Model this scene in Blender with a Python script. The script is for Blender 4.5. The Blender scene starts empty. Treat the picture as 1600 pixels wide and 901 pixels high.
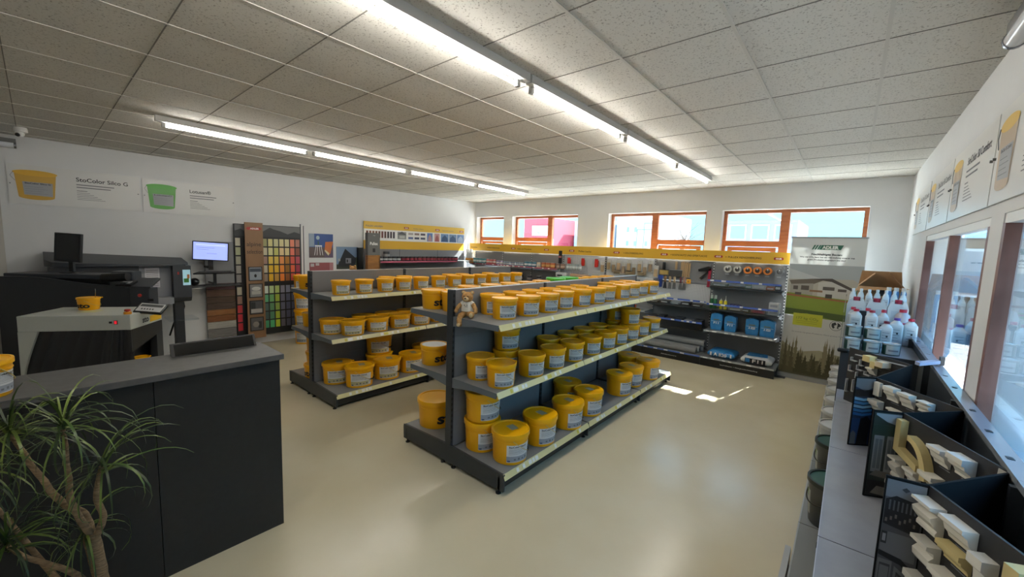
import bpy, bmesh, math, random
from mathutils import Vector, Matrix
random.seed(7)
SC = bpy.context.scene
COL = SC.collection
# ------------------------------------------------------------------ camera, light, exposure
CAM_H = 1.942
YAW, PITCH, ROLL, FOC = 0.699875, 0.104784, 0.034128, 626.6
fwd = Vector((-math.sin(YAW)*math.cos(PITCH), math.cos(YAW)*math.cos(PITCH), -math.sin(PITCH)))
rgt0 = Vector((math.cos(YAW), math.sin(YAW), 0)); up0 = rgt0.cross(fwd)
rgt = math.cos(ROLL)*rgt0 + math.sin(ROLL)*up0
upv = -math.sin(ROLL)*rgt0 + math.cos(ROLL)*up0
cam = bpy.data.cameras.new('camera'); co = bpy.data.objects.new('camera', cam); COL.objects.link(co)
m3 = Matrix((rgt, upv, -fwd)).transposed()
co.matrix_world = Matrix.Translation((0, 0, CAM_H)) @ m3.to_4x4()
cam.sensor_width = 36; cam.lens = FOC/1600*36; cam.clip_start = 0.02; cam.clip_end = 400
SC.camera = co
VS = SC.view_settings
VS.view_transform = 'Standard'; VS.look = 'None'; VS.exposure = 0.75; VS.gamma = 1.0; VS.use_curve_mapping = False
TUBE = 44.0
SKY = 3.1
SUN = 42.0
W = bpy.data.worlds.new('sky'); SC.world = W; W.use_nodes = True
nt = W.node_tree; bg = nt.nodes['Background']
tc = nt.nodes.new('ShaderNodeTexCoord'); sp = nt.nodes.new('ShaderNodeSeparateXYZ'); cr = nt.nodes.new('ShaderNodeValToRGB')
nt.links.new(tc.outputs['Generated'], sp.inputs[0]); nt.links.new(sp.outputs['Z'], cr.inputs[0]); nt.links.new(cr.outputs[0], bg.inputs[0])
cr.color_ramp.elements[0].position = 0.0; cr.color_ramp.elements[0].color = (0.17, 0.50, 0.56, 1)
cr.color_ramp.elements[1].position = 0.7; cr.color_ramp.elements[1].color = (0.22, 0.50, 0.95, 1)
bg.inputs[1].default_value = SKY
sl = bpy.data.lights.new('sun', 'SUN'); so = bpy.data.objects.new('sun', sl); COL.objects.link(so)
sl.energy = SUN; sl.angle = math.radians(0.6); sl.color = (1, 0.96, 0.88)
so.rotation_euler = Vector((-0.22, -1.0, -1.0)).to_track_quat('-Z', 'Y').to_euler(); so.location = (0, 12, 12)
try:
    SC.cycles.use_denoising = True; SC.cycles.denoiser = 'OPENIMAGEDENOISE'
    SC.cycles.max_bounces = 8; SC.cycles.diffuse_bounces = 4; SC.cycles.glossy_bounces = 4; SC.cycles.transparent_max_bounces = 16
    SC.cycles.sample_clamp_indirect = 6.0
    SC.cycles.caustics_reflective = False; SC.cycles.caustics_refractive = False
except Exception: pass

# ------------------------------------------------------------------ materials
def lin(c):
    if isinstance(c, str):
        c = [int(c[i:i+2], 16)/255 for i in (1, 3, 5)]
    return tuple((x/12.92 if x <= 0.04045 else ((x+0.055)/1.055)**2.4) for x in c[:3])
MATS = {}
def mat(key, col='#808080', rough=0.5, metal=0.0, emit=0.0, spec=0.5, coat=0.0):
    if key in MATS: return MATS[key]
    m = bpy.data.materials.new(key); m.use_nodes = True
    b = m.node_tree.nodes['Principled BSDF']
    b.inputs['Base Color'].default_value = (*lin(col), 1); b.inputs['Roughness'].default_value = rough
    b.inputs['Metallic'].default_value = metal
    if 'Specular IOR Level' in b.inputs: b.inputs['Specular IOR Level'].default_value = spec
    if coat and 'Coat Weight' in b.inputs: b.inputs['Coat Weight'].default_value = coat; b.inputs['Coat Roughness'].default_value = 0.08
    if emit:
        b.inputs['Emission Color'].default_value = (*lin(col), 1); b.inputs['Emission Strength'].default_value = emit
    MATS[key] = m
    return m
def C(hexcol, rough=0.5, **k):          # plain colour material
    return mat('c_%s_%d' % (hexcol[1:], int(rough*100)), hexcol, rough, **k)
def noisy(key, col, col2, scale, rough=0.5, lo=0.4, hi=0.6, bump=0.0, detail=3, stretch=None, spec=0.5, metal=0.0):
    if key in MATS: return MATS[key]
    m = mat(key, col, rough, metal, spec=spec); n = m.node_tree; b = n.nodes['Principled BSDF']
    t = n.nodes.new('ShaderNodeTexCoord'); mp = n.nodes.new('ShaderNodeMapping'); nz = n.nodes.new('ShaderNodeTexNoise'); r = n.nodes.new('ShaderNodeValToRGB')
    if stretch: mp.inputs['Scale'].default_value = stretch
    n.links.new(t.outputs['Object'], mp.inputs[0]); n.links.new(mp.outputs[0], nz.inputs['Vector'])
    nz.inputs['Scale'].default_value = scale; nz.inputs['Detail'].default_value = detail
    n.links.new(nz.outputs['Fac'], r.inputs[0])
    r.color_ramp.elements[0].position = lo; r.color_ramp.elements[0].color = (*lin(col), 1)
    r.color_ramp.elements[1].position = hi; r.color_ramp.elements[1].color = (*lin(col2), 1)
    n.links.new(r.outputs[0], b.inputs['Base Color'])
    if bump:
        bp = n.nodes.new('ShaderNodeBump'); bp.inputs['Strength'].default_value = bump; bp.inputs['Distance'].default_value = 0.01
        n.links.new(nz.outputs['Fac'], bp.inputs['Height']); n.links.new(bp.outputs[0], b.inputs['Normal'])
    return m
def glass(key='window_glass', tint=(0.92, 0.97, 1.0), refl=1.0, rough=0.0):
    if key in MATS: return MATS[key]
    m = bpy.data.materials.new(key); m.use_nodes = True; n = m.node_tree; n.nodes.remove(n.nodes['Principled BSDF'])
    o = n.nodes['Material Output']; tr = n.nodes.new('ShaderNodeBsdfTransparent'); gl = n.nodes.new('ShaderNodeBsdfGlossy'); fr = n.nodes.new('ShaderNodeLayerWeight'); pw = n.nodes.new('ShaderNodeMath'); sc_ = n.nodes.new('ShaderNodeMath'); mx = n.nodes.new('ShaderNodeMixShader')
    tr.inputs[0].default_value = (*tint, 1); gl.inputs[0].default_value = (refl, refl, refl, 1); gl.inputs['Roughness'].default_value = rough; fr.inputs[0].default_value = 0.5; pw.operation = 'POWER'; pw.inputs[1].default_value = 4.5; sc_.operation = 'MULTIPLY_ADD'; sc_.inputs[1].default_value = 0.9; sc_.inputs[2].default_value = 0.05
    n.links.new(fr.outputs['Facing'], pw.inputs[0]); n.links.new(pw.outputs[0], sc_.inputs[0])
    n.links.new(sc_.outputs[0], mx.inputs[0]); n.links.new(tr.outputs[0], mx.inputs[1]); n.links.new(gl.outputs[0], mx.inputs[2]); n.links.new(mx.outputs[0], o.inputs[0])
    MATS[key] = m
    return m

M_WALL = noisy('wall_paint', '#d6d8da', '#d4d6d8', 3.0, 0.7)
M_WHITE = mat('white_plastic', '#e6e6e4', 0.4)
M_TRIMW = mat('white_trim', '#e2e2e0', 0.5)
M_WOOD = noisy('window_wood', '#a4623a', '#8c4c2a', 4, 0.45, stretch=(1, 1, 6), lo=0.3, hi=0.7)
M_DARK = mat('anthracite', '#2c3136', 0.45)
M_DARKER = mat('black_metal', '#17191c', 0.5)
M_GREY = mat('shelf_grey', '#7e8182', 0.38, 0.0)
M_PANEL = mat('panel_grey', '#78787a', 0.6)
M_LTGREY = mat('light_grey', '#a7abaf', 0.35)
M_YRAIL = mat('price_rail', '#d8cf9a', 0.3)
M_YEL = mat('bucket_yellow', '#eeaa05', 0.33, spec=0.5)
M_LID = mat('lid_yellow', '#f2b00a', 0.3)
M_GREENLID = mat('lid_green', '#5cc030', 0.35)
M_LABEL = mat('label_white', '#dadada', 0.5)
M_LBAND = mat('label_band', '#9a9ea8', 0.5)
M_LBANDY = mat('label_band_y', '#bdb488', 0.5)
M_INK = mat('ink', '#15161c', 0.5)
M_INKG = mat('ink_grey', '#6d7076', 0.6)
M_RED = mat('adler_red', '#a32a22', 0.4)
M_SIGN = mat('sign_yellow', '#d6a62c', 0.45)
M_BLACKP = mat('black_plastic', '#0f1011', 0.4)
M_BLUE = mat('rail_blue', '#4a66b4', 0.3)
M_CREAM = mat('gypsum', '#dcd8cc', 0.7)
M_BUFF = mat('buff_foam', '#cbb982', 0.7)
M_GLASS = glass()
M_CLEAR = glass('clear_acrylic', (0.9, 0.93, 0.95), 1.0, 0.05)

# ------------------------------------------------------------------ mesh builder
_TXT = {}
def text_geo(s, bold=0.0):
    k = (s, bold)
    if k in _TXT: return _TXT[k]
    cu = bpy.data.curves.new('t', 'FONT'); cu.body = s; cu.size = 1.0; cu.offset = bold; cu.resolution_u = 3
    ob = bpy.data.objects.new('t', cu); COL.objects.link(ob)
    dg = bpy.context.evaluated_depsgraph_get(); dg.update()
    me = bpy.data.meshes.new_from_object(ob.evaluated_get(dg))
    vs = [(v.co.x, v.co.y) for v in me.vertices]; fs = [tuple(p.vertices) for p in me.polygons]
    bpy.data.objects.remove(ob); bpy.data.curves.remove(cu); bpy.data.meshes.remove(me)
    if not vs: vs = [(0, 0)]
    x0 = min(v[0] for v in vs); x1 = max(v[0] for v in vs)
    vs = [(x-x0, y) for x, y in vs]
    _TXT[k] = (vs, fs, max(x1-x0, 1e-4))
    return _TXT[k]
CAPH = 0.69
class MB:
    def __init__(s, T=None): s.v = []; s.f = []; s.m = []; s.mats = []; s.T = T
    def mi(s, m):
        if m not in s.mats: s.mats.append(m)
        return s.mats.index(m)
    def add(s, vs, fs, m):
        o = len(s.v)
        for v in vs:
            v = Vector(v); s.v.append(s.T @ v if s.T is not None else v)
        i = s.mi(m)
        for f in fs: s.f.append(tuple(o+k for k in f)); s.m.append(i)
        return s
    def box(s, x0, x1, y0, y1, z0, z1, m):
        x0, x1 = min(x0, x1), max(x0, x1); y0, y1 = min(y0, y1), max(y0, y1); z0, z1 = min(z0, z1), max(z0, z1)
        vs = [(x, y, z) for z in (z0, z1) for y in (y0, y1) for x in (x0, x1)]
        return s.add(vs, [(0, 2, 3, 1), (4, 5, 7, 6), (0, 1, 5, 4), (2, 6, 7, 3), (0, 4, 6, 2), (1, 3, 7, 5)], m)
    def bbox(s, x0, x1, y0, y1, z0, z1, m, b=0.01, seg=2):     # rounded box
        bm = bmesh.new(); bmesh.ops.create_cube(bm, size=1.0)
        for v in bm.verts: v.co = Vector((x0+(v.co.x+.5)*(x1-x0), y0+(v.co.y+.5)*(y1-y0), z0+(v.co.z+.5)*(z1-z0)))
        bmesh.ops.bevel(bm, geom=bm.edges[:], offset=b, segments=seg, affect='EDGES', profile=0.5)
        bm.verts.index_update(); s.add([v.co for v in bm.verts], [[v.index for v in f.verts] for f in bm.faces], m); bm.free(); return s
    def prism(s, pts, ext, m):                                 # 3D polygon pushed along ext
        n = len(pts); ext = Vector(ext); a = [Vector(p) for p in pts]
        nrm = Vector((0, 0, 0))
        for i in range(n): nrm += a[i].cross(a[(i+1) % n])
        if nrm.dot(ext) > 0: a = a[::-1]
        b = [p+ext for p in a]
        fs = [tuple(range(n)), tuple(range(2*n-1, n-1, -1))] + [(i, i+n, (i+1) % n+n, (i+1) % n) for i in range(n)]
        return s.add(a+b, fs, m)
    def poly(s, pts, m): return s.add(pts, [tuple(range(len(pts)))], m)
    def lathe(s, prof, m, seg=24, c=(0, 0, 0), sx=1, sy=1, cap=True):
        vs = []; fs = []
        for r, z in prof:
            for k in range(seg):
                a = 2*math.pi*k/seg; vs.append((c[0]+r*math.cos(a)*sx, c[1]+r*math.sin(a)*sy, c[2]+z))
        for i in range(len(prof)-1):
            for k in range(seg):
                a, b = i*seg+k, i*seg+(k+1) % seg; fs.append((a, b, b+seg, a+seg))
        if cap:
            fs.append(tuple(range(seg-1, -1, -1))); fs.append(tuple((len(prof)-1)*seg+k for k in range(seg)))
        return s.add(vs, fs, m)
    def tube(s, pts, r, m, seg=8, cap=True):
        P = [Vector(p) for p in pts]; R = r if isinstance(r, (list, tuple)) else [r]*len(P)
        vs = []; fs = []; u = None
        for i, p in enumerate(P):
            d = (P[min(i+1, len(P)-1)]-P[max(i-1, 0)]).normalized()
            if u is None: u = d.orthogonal().normalized()
            else:
                u = (u-d*u.dot(d)); u = u.normalized() if u.length > 1e-5 else d.orthogonal().normalized()
            w = d.cross(u)
            for k in range(seg):
                a = 2*math.pi*k/seg; vs.append(p+R[i]*(math.cos(a)*u+math.sin(a)*w))
        for i in range(len(P)-1):
            for k in range(seg):
                a, b = i*seg+k, i*seg+(k+1) % seg; fs.append((a, b, b+seg, a+seg))
        if cap: fs.append(tuple(range(seg-1, -1, -1))); fs.append(tuple((len(P)-1)*seg+k for k in range(seg)))
        return s.add(vs, fs, m)
    def ell(s, c, r, m, seg=16, rings=10, rot=None):
        vs = []; fs = []; c = Vector(c)
        for i in range(rings+1):
            t = math.pi*i/rings
            for k in range(seg):
                a = 2*math.pi*k/seg
                v = Vector((r[0]*math.sin(t)*math.cos(a), r[1]*math.sin(t)*math.sin(a), r[2]*math.cos(t)))
                if rot is not None: v = rot @ v
                vs.append(c+v)
        for i in range(rings):
            for k in range(seg):
                a, b = i*seg+k, i*seg+(k+1) % seg; fs.append((a, a+seg, b+seg, b))
        return s.add(vs, fs, m)
    def text(s, t, O, ux, uy, h, m, w=None, al='l', bold=0.0):
        vs, fs, tw = text_geo(t, bold); sc = h/CAPH; sx = sc if w is None else w/tw
        O = Vector(O); ux = Vector(ux).normalized(); uy = Vector(uy).normalized()
        off = {'l': 0, 'c': -tw*sx/2, 'r': -tw*sx}[al]
        return s.add([O+ux*(off+x*sx)+uy*(y*sc) for x, y in vs], fs, m)
    def cpatch(s, rf, a0, a1, z0, z1, m, off=0.001, n=10, el=(1, 1)):   # patch on a tapered cylinder
        vs = []; fs = []
        for i in range(n+1):
            a = math.radians(a0+(a1-a0)*i/n)
            for z in (z0, z1):
                r = rf(z)+off; vs.append((r*math.cos(a)*el[0], r*math.sin(a)*el[1], z))
        for i in range(n): fs.append((2*i, 2*i+2, 2*i+3, 2*i+1))
        return s.add(vs, fs, m)
    def ctext(s, t, rf, ac, z, h, w, m, off=0.002, bold=0.0, el=(1, 1), cuts=10):
        vs, fs, tw = text_geo(t, bold); sc = h/CAPH; sx = w/tw
        bm = bmesh.new(); bv = [bm.verts.new((x*sx-w/2, y*sc, 0)) for x, y in vs]
        for f in fs:
            try: bm.faces.new([bv[i] for i in f])
            except ValueError: pass
        for k in range(1, cuts):
            x = -w/2+w*k/cuts
            bmesh.ops.bisect_plane(bm, geom=bm.verts[:]+bm.edges[:]+bm.faces[:], plane_co=(x, 0, 0), plane_no=(1, 0, 0))
        bm.verts.index_update(); out = []
        for v in bm.verts:
            zz = z+v.co.y; r = rf(zz)+off; a = math.radians(ac)+v.co.x/r
            out.append((r*math.cos(a)*el[0], r*math.sin(a)*el[1], zz))
        s.add(out, [[v.index for v in f.verts] for f in bm.faces], m); bm.free(); return s
    def build(s, name, parent=None, smooth=None, loc=None):
        me = bpy.data.meshes.new(name); me.from_pydata([tuple(v) for v in s.v], [], s.f)
        for m in s.mats: me.materials.append(m)
        me.polygons.foreach_set('material_index', s.m)
        me.update()
        if smooth:
            me.polygons.foreach_set('use_smooth', [True]*len(me.polygons))
            try: me.set_sharp_from_angle(angle=math.radians(smooth))
            except Exception: pass
        o = bpy.data.objects.new(name, me); COL.objects.link(o)
        if parent is not None: o.parent = parent
        if loc: o.location = loc
        return o
def tag(o, label=None, cat=None, group=None, kind=None):
    if label: o['label'] = label
    if cat: o['category'] = cat
    if group: o['group'] = group
    if kind: o['kind'] = kind
    return o
def thing(name, label, cat, loc=(0, 0, 0), rz=0.0, group=None):
    o = bpy.data.objects.new(name, None); COL.objects.link(o); o.location = loc; o.rotation_euler = (0, 0, rz); o.empty_display_size = 0.1
    return tag(o, label, cat, group)
def struct(o): o['kind'] = 'structure'; return o
def dup(root, label, loc, rz=0.0, group=None, scale=None):
    def cp(o, par):
        c = o.copy(); COL.objects.link(c)
        if par is not None: c.parent = par
        for ch in list(o.children): cp(ch, c)
        return c
    r = cp(root, None); r['label'] = label; r.location = loc; r.rotation_euler = (0, 0, rz)
    if group: r['group'] = group
    if scale: r.scale = scale
    return r
def place(proto, label, loc, rz=0.0, group=None, scale=None):   # first use moves the prototype itself
    if not proto.get('_used'):
        proto['_used'] = 1; proto['label'] = label; proto.location = loc; proto.rotation_euler = (0, 0, rz)
        if group: proto['group'] = group
        if scale: proto.scale = scale
        return proto
    c = dup(proto, label, loc, rz, group, scale); return c
ORD = ['first', 'second', 'third', 'fourth', 'fifth', 'sixth', 'seventh', 'eighth', 'ninth', 'tenth', 'eleventh', 'twelfth', 'thirteenth', 'fourteenth', 'fifteenth', 'sixteenth', 'seventeenth', 'eighteenth', 'nineteenth', 'twentieth']
X3, Y3, Z3 = Vector((1, 0, 0)), Vector((0, 1, 0)), Vector((0, 0, 1))

# ------------------------------------------------------------------ room shell
XL, XR, YB, YF, ZC = -8.25, 0.56, 8.1, -1.6, 3.125
def floor_mat():
    m = mat('floor_resin', '#b5ab93', 0.2, spec=0.55); n = m.node_tree; b = n.nodes['Principled BSDF']
    t = n.nodes.new('ShaderNodeTexCoord'); z = n.nodes.new('ShaderNodeTexNoise'); z.inputs['Scale'].default_value = 1.3; z.inputs['Detail'].default_value = 6
    r = n.nodes.new('ShaderNodeValToRGB'); r.color_ramp.elements[0].color = (*lin('#c9bd9f'), 1); r.color_ramp.elements[1].color = (*lin('#d0c6aa'), 1)
    r.color_ramp.elements[0].position = 0.35; r.color_ramp.elements[1].position = 0.65
    n.links.new(t.outputs['Object'], z.inputs['Vector']); n.links.new(z.outputs['Fac'], r.inputs[0]); n.links.new(r.outputs[0], b.inputs['Base Color'])
    mr = n.nodes.new('ShaderNodeMapRange'); mr.inputs['To Min'].default_value = 0.16; mr.inputs['To Max'].default_value = 0.30
    n.links.new(z.outputs['Fac'], mr.inputs[0]); n.links.new(mr.outputs[0], b.inputs['Roughness'])
    return m
def ceil_mat():
    m = mat('ceiling_tile', '#bdbab4', 0.85, spec=0.2); n = m.node_tree; b = n.nodes['Principled BSDF']
    t = n.nodes.new('ShaderNodeTexCoord')
    mp = n.nodes.new('ShaderNodeMapping'); mp.inputs['Scale'].default_value = (1, 1, 1)
    z = n.nodes.new('ShaderNodeTexNoise'); z.inputs['Scale'].default_value = 85; z.inputs['Detail'].default_value = 3; z.inputs['Roughness'].default_value = 0.6
    r = n.nodes.new('ShaderNodeValToRGB'); r.color_ramp.elements[0].color = (*lin('#9a968f'), 1); r.color_ramp.elements[1].color = (*lin('#d3d0ca'), 1)
    r.color_ramp.elements[0].position = 0.34; r.color_ramp.elements[1].position = 0.42
    n.links.new(t.outputs['Object'], mp.inputs[0]); n.links.new(mp.outputs[0], z.inputs['Vector']); n.links.new(z.outputs['Fac'], r.inputs[0]); n.links.new(r.outputs[0], b.inputs['Base Color'])
    return m
struct(MB().box(XL-.3, XR+.3, YF-.3, YB+.3, -0.1, 0, floor_mat()).build('floor'))
struct(MB().box(XL-.3, XR+.3, YF-.3, YB+.3, ZC, ZC+0.1, ceil_mat()).build('ceiling'))
g = MB()      # ceiling suspension bars
x = -0.589-0.6225*13
while x < XR:
    if x > XL: g.box(x-.009, x+.009, YF, YB, ZC-.004, ZC, mat('t_bar', '#c6c3bd', 0.7))
    x += 0.6225
y = 3.041-0.6225*8
while y < YB:
    if y > YF: g.box(XL, XR, y-.003, y+.003, ZC-.0025, ZC, mat('gap_dark', '#77746e', 0.8))
    y += 0.6225
struct(g.build('trim_1'))
struct(MB().box(XL-.2, XL, YF-.2, YB+.3, 0, ZC, M_WALL).build('wall_left'))
struct(MB().box(XL, XR, YF-.2, YF, 0, ZC, M_WALL).build('wall_front'))
# back wall with four window openings
WT = 0.24; SILL = 0.95; HEAD = 2.72
OPEN = [(-8.2, -7.19), (-6.89, -4.91), (-4.14, -2.15), (-1.88, 0.13)]
g = MB(); xs = [XL-.2]
for a, b in OPEN:
    g.box(xs[-1], a, YB, YB+WT, 0, ZC, M_WALL); g.box(a, b, YB, YB+WT, 0, SILL, M_WALL); g.box(a, b, YB, YB+WT, HEAD, ZC, M_WALL); xs.append(b)
g.box(xs[-1], XR+.3, YB, YB+WT, 0, ZC, M_WALL)
struct(g.build('wall_back'))
def frame_rect(g, x0, x1, z0, z1, y0, y1, w, m):
    g.box(x0, x1, y0, y1, z0, z0+w, m); g.box(x0, x1, y0, y1, z1-w, z1, m); g.box(x0, x0+w, y0, y1, z0+w, z1-w, m); g.box(x1-w, x1, y0, y1, z0+w, z1-w, m)
TR = 2.13          # transom height
def back_window(n, a, b, mull, side):
    f = MB(); y0, y1 = YB+.15, YB+.21
    frame_rect(f, a, b, SILL, HEAD, y0, y1, 0.055, M_WOOD)
    if mull is not None: f.box(mull-.065, mull+.065, y0-.01, y1, SILL, HEAD, M_WOOD)
    s0, s1 = (a, b) if mull is None else ((a, mull) if side < 0 else (mull, b))
    f.box(s0+.05, s1-.05, y0-.005, y1, TR-.05, TR+.05, M_WOOD)
    frame_rect(f, s0+.10, s1-.10, SILL+.06, TR-.06, y0-.02, y1-.02, 0.07, M_WOOD)
    o = struct(f.build('window_%d' % n))
    MB().box(a+.03, b-.03, YB+.175, YB+.183, SILL+.03, HEAD-.03, M_GLASS).build('window_pane', o)
    MB().box(a, b, YB-.02, YB+.17, SILL, SILL+.03, M_WHITE).build('window_sill', o)
back_window(1, -8.2, -7.19, None, 0); back_window(2, -6.89, -4.91, -5.78, -1); back_window(3, -4.14, -2.15, -3.16, 1); back_window(4, -1.88, 0.13, -0.93, -1)
# right wall with two long windows
RO = [(0.3, 3.15), (3.40, 5.95)]; RS, RH = 1.0, 2.19
g = MB(); ys = [YF-.2]
for a, b in RO:
    g.box(XR, XR+.28, ys[-1], a, 0, ZC, M_WALL); g.box(XR, XR+.28, a, b, 0, RS, M_WALL); g.box(XR, XR+.28, a, b, RH, ZC, M_WALL); ys.append(b)
g.box(XR, XR+.28, ys[-1], YB+.3, 0, ZC, M_WALL)
struct(g.build('wall_right'))
def side_window(n, a, b, mulls):
    f = MB(); x0, x1 = XR+.005, XR+.055
    f.box(x0, x1, a, b, RS, RS+.05, M_WOOD); f.box(x0, x1, a, b, RH-.05, RH, M_TRIMW)
    for y in [a+.025]+mulls+[b-.025]: f.box(x0-.005, x1, y-.025, y+.025, RS+.05, RH-.05, noisy('side_wood', '#7c5248', '#6c443a', 4, .45))
    o = struct(f.build('window_%d' % n))
    MB().box(XR+.03, XR+.036, a+.03, b-.03, RS+.03, RH-.03, M_GLASS).build('window_pane', o)
side_window(5, 0.3, 3.15, [1.7]); side_window(6, 3.40, 5.95, [4.62])
# grey door frame strip at the end of the left wall
d = struct(MB().box(XL, XL+.05, -1.25, -0.26, 0, 2.45, mat('door_paint', '#b9b7b1', 0.6)).build('door_1'))
MB().box(XL+.05, XL+.10, -0.42, -0.30, 1.98, 2.02, M_BLACKP).build('door_handle', d)

# ------------------------------------------------------------------ lights
M_TUBE = mat('tube_glow', '#fffaf0', 0.4, emit=TUBE)
def make_light(lit=True):
    t = thing('ceiling_light', '', 'light')
    L = 1.54
    MB().box(-.028, .028, 0, L, -.055, 0, mat('luminaire_white', '#d5d5d2', 0.4)).build('housing', t)
    MB().tube([(-.03, .085, -.080), (-.03, L-.085, -.080)], .0125, M_TUBE if lit else M_WHITE, 12).build('tube', t, 40)
    for y in (.055, L-.085): MB().box(-.045, -.015, y+.0, y+.03, -.098, -.05, mat('socket', '#9c9c9a', 0.4)).build('socket', t)
    return t
lp = make_light(); GL = 'white tube battens in two rows'
for i in range(5): place(lp, ['row above the aisle island, batten behind the camera edge of frame', 'long batten at the top edge, start of the row over the floor aisle', 'second batten of the row over the floor aisle', 'third batten of the row over the floor aisle', 'last batten of the aisle row, next to the window wall'][i] if i else 'lit tube batten entering at the top edge of the ceiling', (-1.83, -.84+1.56*i, ZC), 0, GL)
for i in range(4): place(lp, ['lit tube batten over the tinting machines, start of the wall row', 'second lit tube batten of the row along the poster wall', 'third lit tube batten of the row along the poster wall', 'last lit tube batten of the poster wall row, by the windows'][i], (-5.45, .84+1.5*i, ZC), 0, GL)
# unlit capped lamp on the wall over the panels, and a short one on the other wall
def wall_lamp(name, label, loc, L):
    t = thing(name, label, 'light', loc)
    MB().box(-.03, .03, 0, L, -.03, .03, mat('lamp_back', '#6c6c6c', 0.4)).build('back_plate', t)
    MB().tube([(-.04*s_, 0.01, -.02), (-.04*s_, L-.01, -.02)], .045, M_CLEAR, 16).build('cover', t, 40) if False else None
    MB().tube([(0, .02, -.045), (0, L-.02, -.045)], .038, mat('lamp_cover', '#d9dce2', 0.12), 16).build('cover', t, 40)
    for y in (0, L-.02): MB().tube([(0, y, -.045), (0, y+.02, -.045)], .042, mat('lamp_cap', '#8b8f96', 0.25, 0.8), 16).build('end_cap', t, 40)
wall_lamp('wall_lamp', 'clear capped tube lamp above the wall panels at the upper corner', (0.48, 1.45, 3.02), 1.55)
wall_lamp('wall_lamp', 'short chrome capped lamp high on the wall below the security camera', (-8.19, -.75, 3.04), .66)
t = thing('security_camera', 'small white dome security camera under the ceiling tiles', 'camera', (-7.55, -.04, ZC))
MB().lathe([(.05, 0), (.055, -.02), (.055, -.05), (.04, -.06)], M_WHITE, 20).build('housing', t, 40)
MB().ell((.01, -.01, -.075), (.04, .04, .04), M_WHITE).build('dome', t, 60)
MB().ell((.035, -.025, -.09), (.022, .022, .022), M_BLACKP).build('lens', t, 60)

# ------------------------------------------------------------------ gondola islands
def slot_mat(key, base, slot, period=0.05, duty=0.5):
    if key in MATS: return MATS[key]
    m = mat(key, base, 0.5); n = m.node_tree; b = n.nodes['Principled BSDF']
    t = n.nodes.new('ShaderNodeTexCoord'); s_ = n.nodes.new('ShaderNodeSeparateXYZ'); a = n.nodes.new('ShaderNodeMath'); a.operation = 'MODULO'; a.inputs[1].default_value = period
    c = n.nodes.new('ShaderNodeMath'); c.operation = 'LESS_THAN'; c.inputs[1].default_value = period*duty; mx = n.nodes.new('ShaderNodeMix'); mx.data_type = 'RGBA'
    n.links.new(t.outputs['Object'], s_.inputs[0]); n.links.new(s_.outputs['Z'], a.inputs[0]); n.links.new(a.outputs[0], c.inputs[0]); n.links.new(c.outputs[0], mx.inputs[0])
    mx.inputs[6].default_value = (*lin(base), 1); mx.inputs[7].default_value = (*lin(slot), 1); n.links.new(mx.outputs[2], b.inputs['Base Color'])
    return m
M_SLOTD = slot_mat('slots_dark', '#2b3035', '#060606'); M_SLOTL = slot_mat('slots_light', '#3a3e41', '#d8d8d6', 0.05, .5)
def rail_geo(g, x0, x1, y0, y1, z, seedn):            # slanted price strip with small tags
    # x0 = top outer edge, x1 = bottom outer edge
    sgn = 1 if x1 > x0 else -1
    g.prism([(x0-.004*sgn, y0, z), (x0, y0, z+.003), (x1, y0, z-.042), (x1-.006*sgn, y0, z-.042)], (0, y1-y0, 0), M_YRAIL)
    rnd = random.Random(seedn); y = y0+.15
    n = Vector((.045*1.0*sgn, 0, abs(x1-x0))).normalized()*.0012
    while y < y1-.12:
        w = rnd.choice([.03, .04, .06]);
        a = Vector((x0+(x1-x0)*.18, y, z-.005)); b = Vector((x0+(x1-x0)*.82, y, z-.034))
        pts = [a+n, a+n+Vector((0, w, 0)), b+n+Vector((0, w, 0)), b+n]
        g.poly(pts if sgn < 0 else pts[::-1], rnd.choice([M_WHITE, M_YRAIL, mat('tag_yellow', '#d2c24c', 0.4), M_WHITE])); y += w+rnd.choice([.01, .05, .25])
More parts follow.
